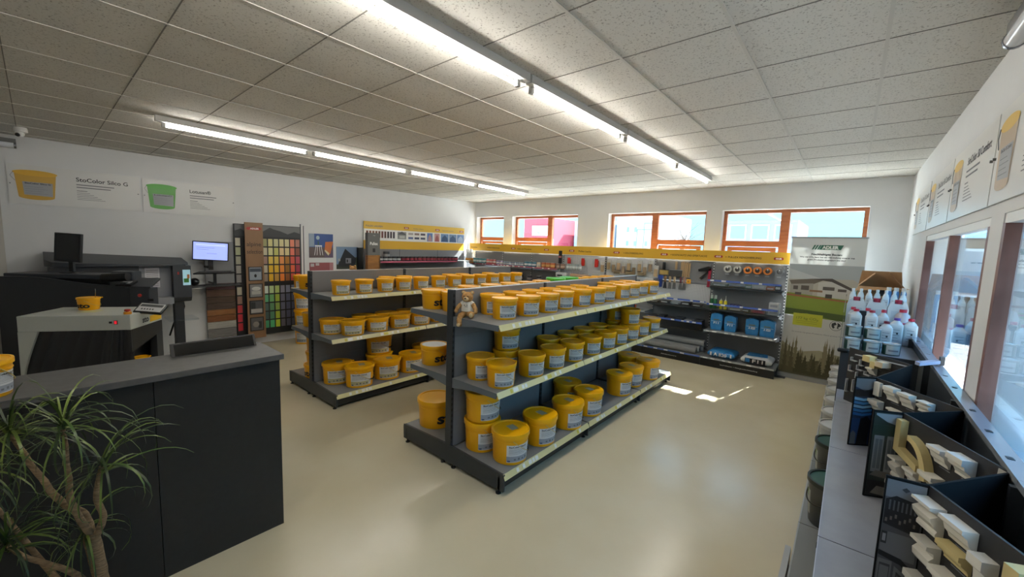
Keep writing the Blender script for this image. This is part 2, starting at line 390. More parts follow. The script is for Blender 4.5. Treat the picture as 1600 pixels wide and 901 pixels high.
def island(name, label, x, y0, bays, ztop, zs, base_z):
    t = thing(name, label, 'shelving', (x, y0, 0))
    L = bays[-1]
    for k, yb in enumerate(bays):
        g = MB(); g.box(-.035, .035, yb-.012 if k else 0, yb+.028 if k < len(bays)-1 else yb, .02, ztop, M_DARK)
        g.box(.035, .037, yb+(.002 if k == 0 else -.008), yb+.018 if k < len(bays)-1 else yb-.004, .22, ztop-.01, M_SLOTD); g.box(-.037, -.035, yb, yb+.016 if k < len(bays)-1 else yb-.002, .22, ztop-.01, M_SLOTD)
        g.build('upright', t)
    for k in range(len(bays)-1):
        a, b = bays[k]+.03, bays[k+1]-.014
        g = MB()
        zz = [base_z, .48, .80, 1.16, ztop-.005]
        for i in range(4): g.box(-.028, .028, a, b, zz[i]+.001, zz[i+1]-.001, M_PANEL)
        g.box(-.03, .03, a, b, ztop-.005, ztop, M_LTGREY); g.build('back_panel', t)
        for s in (1, -1):
            for j, z in enumerate(zs):
                g = MB(); xe = s*.555
                g.box(s*.04, xe, bays[k]+.004, bays[k+1]-.004, z-.03, z, M_GREY)
                # end bracket: tapering side wing
                for yy in (bays[k]+.002, bays[k+1]-.006): g.prism([(s*.04, yy, z), (xe, yy, z), (xe, yy, z-.045), (s*.3, yy, z-.05), (s*.04, yy, z-.085)], (0, .004, 0), mat('bracket', '#5c646c', 0.4))
                o = g.build('shelf_board', t)
                g = MB(); rail_geo(g, xe, xe+s*.022, bays[k]+.006, bays[k+1]-.006, z, k*7+j*3+int(s)); g.build('price_rail', o)
            g = MB(); xe = s*.65
            g.box(s*.04, xe, bays[k]+.004, bays[k+1]-.004, base_z-.03, base_z, M_GREY); o = g.build('base_shelf', t)
            g = MB(); rail_geo(g, xe, xe+s*.022, bays[k]+.006, bays[k+1]-.006, base_z, k*5+int(s)); g.build('price_rail', o)
            MB().box(s*.60, s*.62, bays[k], bays[k+1], .035, base_z-.03, M_DARKER).build('kick_plate', t)
    for s in (1, -1):
        for yy in [0]+[b-.01 for b in bays[1:-1]]+[L-.02]:
            g = MB(); g.prism([(s*.03, yy, .03), (s*.655, yy, .03), (s*.66, yy, base_z-.03), (s*.655, yy, base_z), (s*.03, yy, base_z+.02)], (0, .02, 0), M_DARK); g.build('base_leg', t)
            for xx in (.07, .60): MB().lathe([(.022, 0), (.022, .008), (.009, .012), (.009, .032)], M_BLACKP, 12, (s*xx, yy+.01, 0)).build('foot', t)
    return t
I1X, I1Y, I2X, I2Y = -2.565, 2.24, -5.02, 2.12
BAYS1 = [0, 1.32, 2.64, 3.76]; BAYS2 = [0, 1.34, 2.66, 3.76]
Z1 = (1.335, .80, .17); Z2 = (1.30, .80, .17)
island('gondola_shelf', 'long double sided grey shelf island with the seated teddy bear on its end', I1X, I1Y, BAYS1, 1.56, Z1[:2], Z1[2])
island('gondola_shelf', 'double sided grey shelf island between the wide one and the poster wall', I2X, I2Y, BAYS2, 1.56, Z2[:2], Z2[2])

# ------------------------------------------------------------------ paint buckets
def bucket(kind, R, h, lab='white', el=(1, 1), lidc=None, bodyc=None, big=False, grip=False, sticker=False, sto=0.0, title='StoColor Neosil', white_top=False):
    bodyc = bodyc or M_YEL; lidc = lidc or M_LID
    t = thing('paint_bucket', kind, 'bucket')
    rb, rt = R*.865, R*.945
    rf = lambda z: rb+(rt-rb)*max(0, z)/h
    prof = [(rb*.97, .0), (rb, .004), (rf(h*.70), h*.70), (rf(h*.70)+.003, h*.705), (rf(h*.73)+.003, h*.73), (rf(h*.74), h*.735), (rf(h*.88), h*.88)]
    g = MB(); g.lathe(prof, bodyc, 32, sx=el[0], sy=el[1]); g.build('body', t, 40)
    lt = [(R*.95, h*.85), (R, h*.853), (R, h*.955), (R*.985, h*.985), (R*.955, h*.99), (R*.90, h*.985), (R*.885, h*.955), (R*.6, h*.953), (0.001, h*.953)]
    g = MB(); g.lathe(lt, lidc, 32, sx=el[0], sy=el[1], cap=False)
    if white_top: g.lathe([(R*.87, h*.956), (R*.86, h*.965), (.001, h*.965)], M_WHITE, 28, sx=el[0], sy=el[1], cap=False)
    if big:    # raised wedge on the lid
        pts = []
        for i in range(13):
            a = math.radians(-35+110*i/12); pts.append((R*.885*math.cos(a)*el[0], R*.885*math.sin(a)*el[1], h*.954))
        g.prism(pts, (0, 0, h*.03), lidc)
    if sticker: g.box(-R*.36, R*.2, -R*.05, R*.38, h*.9535, h*.9565, mat('lid_sticker', '#a8a18c', 0.5))
    lo = g.build('lid', t, 35)
    # lock tab
    a = math.radians(100); cx, cy = R*1.04*math.cos(a)*el[0], R*1.04*math.sin(a)*el[1]
    T = Matrix.Translation((cx, cy, h*.92)) @ Matrix.Rotation(a, 4, 'Z')
    g = MB(T); w = R*.10
    g.box(-w, w, w*.8, w*1.1, -.006, .006, lidc); g.box(-w, w, -w*1.1, -w*.8, -.006, .006, lidc); g.box(w*.8, w*1.15, -w*1.1, w*1.1, -.006, .006, lidc); g.box(-w, w, -w*.15, w*.15, -.005, .005, lidc)
    g.build('lid_tab', lo)
    if lab:
        g = MB(); band = M_LBAND if lab == 'white' else M_LBANDY; A = 46
        g.cpatch(rf, -A, A, h*.10, h*.66, M_LABEL, .0008, 12, el)
        g.cpatch(rf, -A, A*.72, h*.12, h*.30, band, .0014, 12, el)
        g.ctext(title, rf, -8, h*.575, h*.055, rf(h*.6)*math.radians(62), M_INK, .0018, .03, el)
        for i, (a1, zz) in enumerate(((30, .54), (18, .505), (35, .47), (8, .44), (28, .41), (20, .37))): g.cpatch(rf, -A+7, a1, h*(zz-.008), h*zz, M_INKG, .0016, 8, el)
        g.cpatch(rf, -A+3, -A+12, h*.12, h*.165, mat('label_navy', '#3a4668', 0.5), .002, 3, el)
        for i in range(4): g.cpatch(rf, -22+14*i, -15+14*i, h*.17, h*(.22+.02*(i % 2)), M_INKG, .002, 3, el)
        g.cpatch(rf, A*.78, A*.83, h*.2, h*.36, M_INKG, .002, 2, el)
        g.build('label', t, 60)
    if sto:
        g = MB(); g.ctext('sto', rf, sto, h*.20, h*.37, rf(h*.3)*math.radians(84), M_INK, .0022, .035, el, cuts=20); g.build('lettering', t)
    # bail
    hm = mat('bail_wire', '#c8b070', 0.4) if bodyc is M_YEL else M_BLACKP
    g = MB(); pts = []; ph0 = 62
    for i in range(19):
        u = i/18; ph = math.radians(ph0-88+176*u); zz = h*.80-(h*.50)*math.sin(math.pi*u); r = rf(zz)+.0065
        pts.append((r*math.cos(ph)*el[0], r*math.sin(ph)*el[1], zz))
    g.tube(pts, .0022 if not grip else .0028, hm, 6)
    ho = g.build('bail', t, 60)
    if grip:
        g = MB(); g.tube([Vector(p)*1.003 for p in pts[7:12]], .008, M_BLACKP, 8); g.build('grip', ho, 60)
    t['_used'] = 0; del t['_used']
    return t
E45 = (1, 1)
P = {}
P['S'] = bucket('s', .112, .180, title='StoColor Neosil')
P['M'] = bucket('m', .127, .199)
P['L'] = bucket('l', .163, .262, big=True, grip=True, sticker=True)
P['S2'] = bucket('s2', .118, .172, 'yellow', (1.0, .94))
P['M2'] = bucket('m2', .142, .184, 'yellow', (.86, 1.05))
P['L2'] = bucket('l2', .170, .264, 'yellow', (.86, 1.05), grip=True, sticker=True, big=True)
P['ST'] = bucket('st', .124, .180, None, sto=0.1)
P['SM'] = bucket('sm', .132, .190, None, sto=0.1, white_top=True)
P['SL'] = bucket('sl', .185, .275, None, sto=0.1, big=True)
P['G'] = bucket('g', .128, .20, None, lidc=M_GREENLID, bodyc=mat('bucket_green', '#4fae2c', 0.35))
P['F'] = bucket('f', .185, .32, 'white')
def row(kind, pts, z, ang, labels, group):
    for i, p in enumerate(pts):
        k = p[3] if len(p) > 3 and p[3] else kind
        place(P[k], labels(i) if callable(labels) else labels[i], (p[0], p[1], z+(p[2] if len(p) > 2 else 0)), math.radians(ang+random.uniform(-6, 6)), group)
R_ = math.radians
FI, RI = 'on the teddy bear island', 'on the island by the poster wall'
# aisle island, aisle side, top shelf
ys = [2.53, 2.82, 3.12, 3.43, 3.74, 4.07, 4.37, 4.73, 5.03, 5.37, 5.69]
row('S', [(-2.19+(.01 if i % 3 else -.015), y) for i, y in enumerate(ys)], Z1[0], -22, lambda i: 'small yellow bucket %s in the outer top-shelf row %s' % (ORD[i], FI), 'small buckets, outer row, top shelf, aisle island')
ys = [2.62, 2.93, 3.22, 3.52, 3.83, 4.13, 4.80, 5.14, 5.45]
row('S', [(-2.435, y) for y in ys], Z1[0], -22, lambda i: 'small yellow bucket %s in the inner top-shelf row %s' % (ORD[i], FI), 'small buckets, inner row, top shelf, aisle island')
# middle shelf
row('M', [(-2.385, 2.44)] , Z1[1], -25, ['yellow bucket at the inner end corner of the middle shelf under the seated teddy bear'], 'medium buckets, middle shelf, aisle island')
ys = [2.42, 2.83, 3.17, 3.52, 3.89, 4.25, 4.58, 4.92, 5.26, 5.66]
row('M', [(-2.125, y) for y in ys], Z1[1], -22, lambda i: 'medium yellow bucket %s in the outer middle-shelf row %s' % (ORD[i], FI), 'medium buckets, middle shelf, aisle island')
row('M', [(-2.385, 2.78), (-2.39, 3.47), (-2.39, 3.86), (-2.39, 4.22), (-2.39, 4.58), (-2.38, 5.02)], Z1[1], -22, lambda i: 'medium yellow bucket %s in the inner middle-shelf row %s' % (ORD[i], FI), 'medium buckets, middle shelf, aisle island')
row('M', [(-2.385, 2.78, .2), (-2.13, 4.92, .2), (-2.38, 5.02, .2)], Z1[1], -22, ['yellow bucket stacked on another under the top shelf behind the teddy end', 'yellow bucket stacked on the outer row at the window end of the middle shelf', 'shaded yellow bucket stacked against the back panel, window end of middle shelf'], 'stacked medium buckets, middle shelf, aisle island')
# base shelf
row('L', [(-2.37, 2.47), (-2.06, 2.49), (-2.06, 2.91), (-2.05, 3.37), (-2.06, 3.80), (-2.08, 4.60), (-2.11, 5.02), (-2.06, 5.47), (-2.37, 3.86), (-2.38, 5.55)], Z1[2], -12,
    ['large yellow bucket under its stacked twin, inner corner of the base shelf', 'large yellow bucket alone at the outer end corner of the base shelf', 'large yellow bucket with grey lid sticker, second on the base shelf edge', 'large yellow bucket, third along the base shelf edge', 'large yellow bucket, fourth along the base shelf edge, before the gap', 'large yellow bucket just after the gap on the base shelf', 'large yellow bucket second after the gap on the base shelf', 'tall yellow bucket last on the base shelf near the sunlit end', 'shaded large bucket behind the fourth one of the base shelf', 'shaded large bucket behind the last one of the base shelf'], 'large buckets, base shelf, aisle island')
row('L', [(-2.37, 2.47, .262)], Z1[2], -12, ['large yellow bucket on top of the stack at the base shelf corner'], 'large buckets, base shelf, aisle island')
# other side of the aisle island
row('ST', [(-3.0, 2.42), (-2.77, 2.47)], Z1[0], 6, ['yellow bucket with black sto lettering, outer one on the teddy island top', 'yellow bucket tucked against the dark upright beside the seated teddy bear'], 'sto buckets, far side, aisle island')
row('S', [(-2.93, 2.80), (-2.93, 3.13), (-2.93, 3.44), (-2.93, 3.75), (-2.93, 4.04)], Z1[0]+.02, 190, lambda i: 'yellow lid %s behind the top edge of the teddy bear island' % ORD[i], 'lids behind the top edge, aisle island')
row('G', [(-2.93, 4.36), (-2.93, 4.68)], Z1[0]+.02, 190, ['bright green bucket lid behind the island top edge, before the other green one', 'bright green bucket lid behind the island top edge, nearer the windows'], 'green buckets')
row('S', [(-2.93, 4.98), (-2.93, 5.25), (-2.93, 5.52), (-2.93, 5.79)], Z1[0]+.02, 190, lambda i: 'yellow lid %s past the green lids behind the island top edge' % ORD[i], 'lids behind the top edge, aisle island')
row('SM', [(-2.99, 2.42), (-2.755, 2.56)], Z1[1], 4, ['yellow sto bucket with white lid top on the middle shelf, outer one', 'yellow bucket with white lid top beside the dark upright, middle shelf'], 'sto buckets, far side, aisle island')
row('SL', [(-3.02, 2.48)], Z1[2], 2, ['large yellow sto bucket on the base shelf beside the dark upright'], 'sto buckets, far side, aisle island')
# second island, aisle side
row('S2', [(-4.64, 2.33), (-4.64, 2.63), (-4.64, 2.93), (-4.64, 3.21), (-4.64, 3.50), (-4.67, 3.84), (-4.64, 4.13), (-4.64, 4.40), (-4.64, 4.68), (-4.64, 4.99), (-4.66, 5.32), (-4.66, 5.64)], Z2[0], -15,
    lambda i: 'small yellow bucket %s in the outer top-shelf row %s' % (ORD[i], RI), 'small buckets, top shelf, wall island')
row('S2', [(-4.87, 3.10), (-4.87, 3.38), (-4.87, 4.22), (-4.87, 4.50), (-4.87, 5.12)], Z2[0], -15, lambda i: 'small yellow bucket %s in the inner top-shelf row %s' % (ORD[i], RI), 'small buckets, top shelf, wall island')
row('M2', [(-4.83, 2.31), (-4.61, 2.46), (-4.62, 2.80), (-4.62, 3.14), (-4.62, 3.48), (-4.62, 3.82), (-4.62, 4.16)], Z2[1], -20, lambda i: 'oval yellow bucket %s in the middle-shelf row %s' % (ORD[i], RI), 'oval buckets, middle shelf, wall island')
row('M2', [(-4.85, 2.74), (-4.86, 3.08), (-4.86, 3.42)], Z2[1], -20, lambda i: 'oval yellow bucket %s in the back middle-shelf row %s' % (ORD[i], RI), 'oval buckets, middle shelf, wall island')
row('L2', [(-4.82, 2.36), (-4.53, 2.50), (-4.55, 2.90), (-4.57, 3.30), (-4.84, 2.96), (-4.84, 2.96, .264), (-4.82, 3.70)], Z2[2], -18,
    ['large oval bucket at the inner corner of the wall island base shelf', 'large oval bucket at the outer corner of the wall island base shelf', 'large oval bucket with a black grip, second from the corner, wall island base', 'large oval bucket third on the wall island base shelf edge', 'large oval bucket under its twin in the stack, wall island base', 'large oval bucket on top of the stack, wall island base', 'shaded large bucket at the back of the wall island base, behind sto buckets'], 'large oval buckets, base shelf, wall island')
# second island, wall side
row('ST', [(-5.42, 2.28)], Z2[0], 4, ['yellow sto bucket on the top shelf facing the colour chart wall'], 'sto buckets, far side, wall island')
row('ST', [(-5.44, 2.33)], Z2[1], 4, ['yellow sto bucket on the middle shelf facing the colour chart wall'], 'sto buckets, far side, wall island')
row('SL', [(-5.46, 2.44), (-5.46, 2.44, .275)], Z2[2], 4, ['large sto bucket under another, base shelf facing the colour chart', 'large sto bucket on top of another, base shelf facing the colour chart'], 'sto buckets, far side, wall island')
row('ST', [(-5.22, 2.25)], Z2[2], -60, ['narrow yellow bucket standing beside the upright and the sto stack'], 'sto buckets, far side, wall island')
row('F', [(-7.78, 3.20, .32*k) for k in range(4)], 0, -30, ['bottom bucket of the floor stack by the colour chart', 'second bucket up in the floor stack by the colour chart', 'third bucket up in the floor stack by the colour chart', 'topmost bucket of the floor stack by the colour chart'], 'floor stack of large buckets')

# ------------------------------------------------------------------ teddy bears
def teddy():
    t = thing('teddy_bear', 'bear', 'toy')
    fur = noisy('teddy_fur', '#9c7448', '#b48c5c', 40, 0.95, bump=0.6, spec=0.1); furl = mat('teddy_pale', '#cdb48a', 0.95, spec=0.1); sh = mat('teddy_shirt', '#d6d0c4', 0.9, spec=0.1)
    g = MB()
    g.ell((0, 0, .075), (.055, .048, .072), fur); g.ell((0, -.008, .185), (.055, .05, .05), fur)
    for s in (1, -1):
        g.ell((s*.043, .0, .228), (.02, .011, .02), fur)
        g.tube([(s*.04, 0, .125), (s*.07, -.02, .105), (s*.09, -.035, .075), (s*.095, -.045, .055)], [.022, .021, .02, .016], fur, 12); g.ell((s*.095, -.046, .055), (.019, .019, .019), fur)
    g.tube([(.03, -.02, .03), (.055, -.06, .03), (.068, -.09, .03)], [.03, .028, .026], fur, 12); g.ell((.069, -.095, .034), (.027, .02, .032), fur)
    g.tube([(-.03, -.02, .025), (-.045, -.06, .012), (-.05, -.085, -.03), (-.045, -.09, -.06)], [.03, .029, .026, .022], fur, 12); g.ell((-.045, -.096, -.062), (.026, .028, .022), fur)
    b = g.build('body', t, 80)
    m = b.modifiers.new('merge', 'REMESH'); m.mode = 'VOXEL'; m.voxel_size = .006; m.use_smooth_shade = True
    MB().ell((0, -.052, .172), (.026, .02, .021), furl).build('muzzle', t, 80)
    MB().ell((0, -.073, .180), (.009, .006, .007), M_BLACKP).build('nose', t, 80)
    for s in (1, -1):
        MB().ell((s*.019, -.054, .198), (.0055, .004, .0055), M_BLACKP).build('eye', t, 80)
        MB().ell((s*.043, -.009, .228), (.013, .006, .013), furl).build('inner_ear', t, 80)
    MB().ell((.07, -.114, .034), (.018, .006, .022), furl).build('paw_pad', t, 80)
    MB().ell((-.045, -.124, -.06), (.018, .005, .015), furl).build('paw_pad', t, 80)
    g = MB(); g.lathe([(.059, .055), (.0595, .075), (.056, .105), (.047, .130), (.032, .146)], sh, 24, sy=.92, cap=False)
    for s in (1, -1): g.tube([(s*.032, 0, .128), (s*.058, -.013, .114)], [.026, .027], sh, 14, cap=False)
    o = g.build('shirt', t, 60)
    g = MB()
    for x, z, w in ((-.018, .112, .014), (.004, .112, .014), (-.008, .098, .01), (.006, .098, .01)): g.box(x, x+w, -.0555, -.0535, z, z+.006, M_INK)
    g.build('shirt_print', o)
    return t
tb = teddy()
place(tb, 'brown teddy bear in a white shirt sitting on the aisle island shelf end', (-2.438, 2.322, Z1[0]+.004), R_(28), 'teddy bears', (.90, .90, .90))
place(tb, 'brown teddy bear seen from behind, head above the wall island edge', (-5.20, 2.78, Z2[0]+.09), R_(205), 'teddy bears')
t = thing('cardboard_box', 'low box the second teddy bear sits on behind the wall island edge', 'box', (-5.22, 2.78, Z2[0]))
MB().box(-.13, .13, -.13, .13, 0, .085, mat('box_brown', '#a98a62', 0.8)).build('carton', t); MB().box(-.13, .13, -.02, .02, .0851, .0865, mat('tape', '#c8b48a', .4)).build('tape', t)

# ------------------------------------------------------------------ service counter
M_CTOP = noisy('counter_top', '#4c4c4d', '#525253', 20, 0.42)
M_CFR = noisy('counter_front', '#191919', '#1c1c1c', 30, 0.5)
t = thing('service_counter', 'charcoal service counter with a grey top behind the potted dragon tree', 'counter', (-3.0, -.3, 0))
g = MB(); g.bbox(-.235, .215, -1.25, 1.31, 1.155, 1.19, M_CTOP, .003); g.build('counter_top', t)
g = MB()
for a, b in ((-1.23, .662), (.666, 1.29)): g.box(.17, .19, a, b, 0, 1.155, M_CFR)
g.box(.165, .169, -1.2, 1.26, 0, 1.15, M_BLACKP)
g.build('front_panel', t)
MB().box(-.20, .169, 1.27, 1.29, 0, 1.155, M_CFR).build('side_panel', t)
MB().box(-.20, .169, -1.23, -1.21, 0, 1.155, M_CFR).build('side_panel', t)
t = thing('customer_display', 'long flat black display bar standing on the grey counter top edge', 'display', (-3.185, .50, 1.191))
g = MB(); g.prism([(0, 0, 0), (.05, 0, 0), (.012, 0, .075), (-.01, 0, .072)], (0, .46, 0), M_BLACKP); g.build('body', t)
g = MB(); g.prism([(.051, .015, .006), (.017, .015, .068), (.017, .445, .068), (.051, .445, .006)], (.001, 0, .001), mat('gloss_black', '#08090a', .1)); g.build('screen', t)
bk = bucket('yellow bucket cut by the picture edge standing on the counter top', .10, .17, 'white'); bk.location = (-2.93, -.195, 1.19); bk.rotation_euler = (0, 0, R_(60))

# ------------------------------------------------------------------ machines behind the counter
M_MW = mat('machine_white', '#b4b9b4', 0.45); M_MD = mat('machine_dark', '#282b2f', 0.5); M_MD2 = mat('machine_dark2', '#33373d', 0.45); M_MG = mat('machine_grey', '#8f9298', 0.45)
def ab(a, b, z=0): c, s = math.cos(YAW), math.sin(YAW); return (a*c-b*s, a*s+b*c, z)
t = thing('paint_shaker', 'white topped paint shaker with a ribbed black door behind the counter', 'machine', ab(-3.86, 4.0), YAW+R_(16.4))
g = MB(); g.bbox(-.885, 0, 0, .57, .965, 1.118, M_MW, .006); g.build('top_cabinet', t)
g = MB(); pts = [(-.885, 0, .965), (-.885, 0, 0), (-.80, 0, 0)]
for i in range(9):
    v = 1-i/8; pts.append((-.736-.150*math.sin(v*2.2)-.01*v, 0, .965-.965*v*.98))
g.prism(pts, (0, .56, 0), M_MW); g.build('side_leg', t)
g = MB(); vs = []; fs = []; NU, NV = 96, 14
for j in range(NV+1):
    v = j/NV; xl = -.736-.150*math.sin(v*2.2)-.01*v
    for i in range(NU+1):
        u = i/NU; x = xl+(.0-xl)*u-.05*math.sin(math.pi*u)*math.sin(v*2.0)
        y = .014-.012*abs(math.sin(u*math.pi*(7 if u < .82 else 7)))-(.014*abs(math.sin(u*math.pi*22)) if u > .8 else 0)-.03*math.sin(math.pi*v)*math.sin(math.pi*u)
        vs.append((x, y+.01, .965-.965*v))
for j in range(NV):
    for i in range(NU): a = j*(NU+1)+i; fs.append((a, a+1, a+NU+2, a+NU+1))
g.add(vs, fs, mat('ribbed_black', '#15161a', 0.42)); g.build('ribbed_door', t, 60)
g = MB(); g.prism([(-.001, .0, .964), (-.001, .57, .964), (-.001, .57, .845), (-.001, .02, .735), (-.001, .0, .735)], (-.03, 0, 0), mat('side_black', '#1c1e21', .45)); g.build('side_skirt', t)
g = MB(); g.box(-.06, -.001, .45, .57, 0, .84, M_MD); g.box(-.84, -.06, .55, .569, 0, .963, M_BLACKP); g.box(-.13, -.12, .03, .55, 0, .96, M_BLACKP); g.box(-.12, -.001, .03, .45, .0, .50, M_BLACKP); g.build('frame', t)
g = MB(); g.text('sto', (.0012, .20, 1.0), (0, 1, 0), (0, 0, 1), .06, M_INK, w=.115, bold=.035); g.build('lettering', t)
MB().prism([(.0005, .335, .985), (.0005, .555, .985), (.0005, .555, 1.05), (.0005, .335, 1.05)], (.001, 0, 0), mat('stripe_yellow', '#dfae1e', .4)).build('yellow_stripe', t)
g = MB(); g.box(-.135, -.105, -.004, 0, 1.025, 1.065, M_BLACKP); g.box(-.130, -.110, -.008, -.004, 1.03, 1.06, mat('switch_red', '#d02030', .3, emit=.5)); g.box(-.175, -.15, -.004, 0, 1.035, 1.055, M_BLACKP); g.build('power_switch', t)
g = MB(); g.lathe([(.032, 0), (.032, .02), (.028, .024)], mat('estop_yellow', '#d89018', .4), 20, (-.055, .07, 1.118)); g.lathe([(.012, .024), (.012, .03), (.026, .032), (.026, .045), (.02, .05)], M_RED, 20, (-.055, .07, 1.118)); g.build('emergency_stop', t, 40)
MB().box(-.55, -.40, .20, .34, 1.1182, 1.1186, mat('note_yellow', '#c8c890', .7)).build('note', t)
kt = thing('scale_display', 'white and black weighing scale display on the shaker corner', 'display', t.matrix_basis @ Vector((0, 0, 0)), 0)
kt.location = Matrix.Translation(t.location) @ Matrix.Rotation(t.rotation_euler[2], 4, 'Z') @ Vector((-.03, .22, 1.119)); kt.rotation_euler = (0, 0, t.rotation_euler[2]-R_(8))
Tk = Matrix.Translation((0, 0, .045)) @ Matrix.Rotation(R_(32), 4, 'X') @ Matrix.Rotation(R_(6), 4, 'Y')
g = MB(Tk); g.bbox(-.03, .23, -.07, .08, -.03, 0, M_BLACKP, .012); g.build('case', kt)
g = MB(Tk); g.bbox(-.01, .215, -.055, .068, 0, .004, mat('keypad', '#c4c6c6', .4), .0019, 1); g.box(0, .205, .015, .052, .0041, .0048, mat('lcd', '#4c4f50', .3))
for i in range(5): g.box(.03+.025*i, .042+.025*i, -.03, -.012, .0041, .0048, M_INK)
g.build('keypad', kt)
sb = bucket('small open yellow sto bucket with a spatula on the white shaker', .115, .155, None, sto=-40); sb.scale = (.82, .82, .85); sb.location = Matrix.Translation(t.location) @ Matrix.Rotation(t.rotation_euler[2], 4, 'Z') @ Vector((-.56, .40, 1.119))
st_ = thing('spatula', 'metal spatula leaning out of the open sto bucket', 'tool', tuple(Vector(sb.location)+Vector((.03, .05, .15))))
MB(Matrix.Rotation(R_(40), 4, 'Y')).box(-.012, .012, -.002, .002, -.02, .09, mat('steel', '#b8bcc0', .25, 0.9)).build('blade', st_)
ib = bucket('yellow bucket inside the open side of the paint shaker', .095, .15, None); ib.location = Matrix.Translation(t.location) @ Matrix.Rotation(t.rotation_euler[2], 4, 'Z') @ Vector((-.018, .16, .502)); ib.scale = (.8, .8, .95)

t = thing('tinting_machine', 'dark tinting machine with a sloped skirt and a monitor on its top', 'machine', ab(-4.60, 4.78), YAW+R_(10))
g = MB(); prof = [(-1.33, 1.40), (-1.1, 1.402), (-.92, 1.395), (-.78, 1.378), (-.62, 1.352), (-.45, 1.330), (-.25, 1.315), (0, 1.308)]
g.prism([(x, 0, z) for x, z in prof]+[(0, 0, 0), (-1.33, 0, 0)], (0, .05, 0), M_MD); g.build('skirt', t)
g = MB(); g.box(-1.31, -.001, .05, .40, 0, 1.29, M_MD); g.build('body', t)
g = MB(); g.bbox(-1.34, -.25, .10, .42, 1.375, 1.43, M_MD2, .008); g.box(-1.30, -.3, .13, .40, 1.29, 1.375, M_BLACKP); g.build('worktop', t)
g = MB(); g.bbox(.003, .205, .0, .16, 0, 1.285, M_MD2, .006)
g.build('dispense_cabinet', t)
g = MB(); g.prism([(-.03, -.02, 1.286), (.235, -.02, 1.286), (.19, .24, 1.37), (-.05, .24, 1.37)], (0, -.0, .022), M_MD2); g.build('hatch', t)
g = MB(); g.bbox(-.34, -.10, .22, .38, 1.30, 1.465, M_MD2, .015); g.build('rear_cover', t)
g = MB(); g.tube([(-.30, .05, 1.40), (-.04, .05, 1.42)], .05, M_BLACKP, 20); g.box(-.16, -.0, -.05, .02, 1.30, 1.36, M_MD); g.build('roller', t, 40)
g = MB(Matrix.Translation((-.02, .0, 1.335)) @ Matrix.Rotation(R_(20), 4, 'X')); g.box(-.08, .08, -.06, .06, 0, .02, M_BLACKP); g.box(-.05, .05, -.03, .03, .02, .024, mat('clip_grey', '#8a8d90', .3)); g.build('can_clamp', t)
MB().lathe([(.02, 0), (.02, .012), (.015, .018)], M_RED, 16).build('stop_button', t, 40).matrix_basis = Matrix.Translation((.11, -.001, 1.20)) @ Matrix.Rotation(R_(90), 4, 'X')
MB().box(.19, .25, -.004, 0, 1.13, 1.16, M_BLACKP).build('slot', t)
mt = Matrix.Translation(t.location) @ Matrix.Rotation(t.rotation_euler[2], 4, 'Z')
t = thing('computer_monitor', 'switched off black monitor standing on the dark tinting machine', 'monitor', mt @ Vector((-.80, .29, 1.431)), YAW-R_(6))
MB().lathe([(.001, 0), (.13, 0), (.125, .012), (.03, .018)], M_BLACKP, 28, sx=1, sy=.75).build('foot', t, 40)
MB().box(-.03, .03, -.005, .02, .012, .14, M_DARKER).build('stand', t)
T5 = Matrix.Translation((0, 0, .31)) @ Matrix.Rotation(R_(-4), 4, 'X') @ Matrix.Rotation(R_(2), 4, 'Y')
MB(T5).bbox(-.185, .185, -.03, 0, -.175, .175, M_BLACKP, .006).build('case', t)
MB(T5).box(-.165, .165, -.0315, -.0302, -.155, .155, mat('screen_off', '#141618', .15)).build('screen', t)

# wall side dispenser
t = thing('tinting_machine', 'long low curved dispensing machine along the wall with a printed sheet', 'machine', (-8.0, .05, 0))
g = MB()
pl = [(-.20, 0), (.25, 0), (.40, .06), (.45, .2), (.45, 1.24), (.38, 1.38), (.22, 1.44), (-.20, 1.44)]
def tz(x, y): return 1.54+.12*(.45-x)/.65*(1-.25*y/1.4)-.03*(y/1.4)**2*1.5
n = len(pl); top = [(x, y, tz(x, y)) for x, y in pl]; bot = [(x, y, 1.49) for x, y in pl]; cx = (.1, .7, tz(.1, .7)+.02)
g.add(top+bot+[cx], [(i, (i+1) % n, 2*n) for i in range(n)]+[(i+n, (i+1) % n+n, (i+1) % n, i) for i in range(n)]+[tuple(range(2*n-1, n-1, -1))], M_MD2); g.build('top_cover', t, 30)
g = MB(); g.box(-.19, .40, .03, .86, .0, 1.489, M_MD); g.build('body', t)
g = MB(); g.box(-.19, .30, .861, 1.219, .92, 1.489, M_MG); g.box(.30, .43, .861, 1.219, .93, 1.03, M_MG); g.build('bay_panel', t)
g = MB()
pts = [(.44, 1.489), (.44, 1.02), (.40, .96), (.30, .94), (-.19, .94), (-.19, 1.489)]
g.prism([(x, 1.22, z) for x, z in pts], (0, .21, 0), M_MD2); g.build('head', t)
g = MB(); g.box(.301, .303, .93, 1.09, 1.17, 1.46, mat('paper', '#d8d6dc', .7))
for i in range(9): g.box(.3031, .3036, .945, 1.075, 1.20+.027*i, 1.206+.027*i, M_INKG)
g.build('sheet', t)
g = MB(); g.box(.4401, .445, 1.33, 1.42, 1.20, 1.43, mat('pic_blue', '#9cc4d0', .3, emit=.25)); g.box(.4451, .446, 1.34, 1.40, 1.24, 1.30, mat('pic_green', '#4c8c3c', .3)); g.box(.4451, .446, 1.38, 1.41, 1.30, 1.36, mat('pic_orange', '#c07840', .3)); g.build('touch_screen', t)
MB().box(.4401, .446, 1.27, 1.29, 1.36, 1.40, M_RED).build('stop_button', t)
MB().box(.18, .32, 1.24, 1.35, 0, .94, M_MD).build('post', t)
g = MB(); g.bbox(.05, .45, 1.15, 1.50, .66, .69, M_CLEAR, .008); g.build('tray', t)
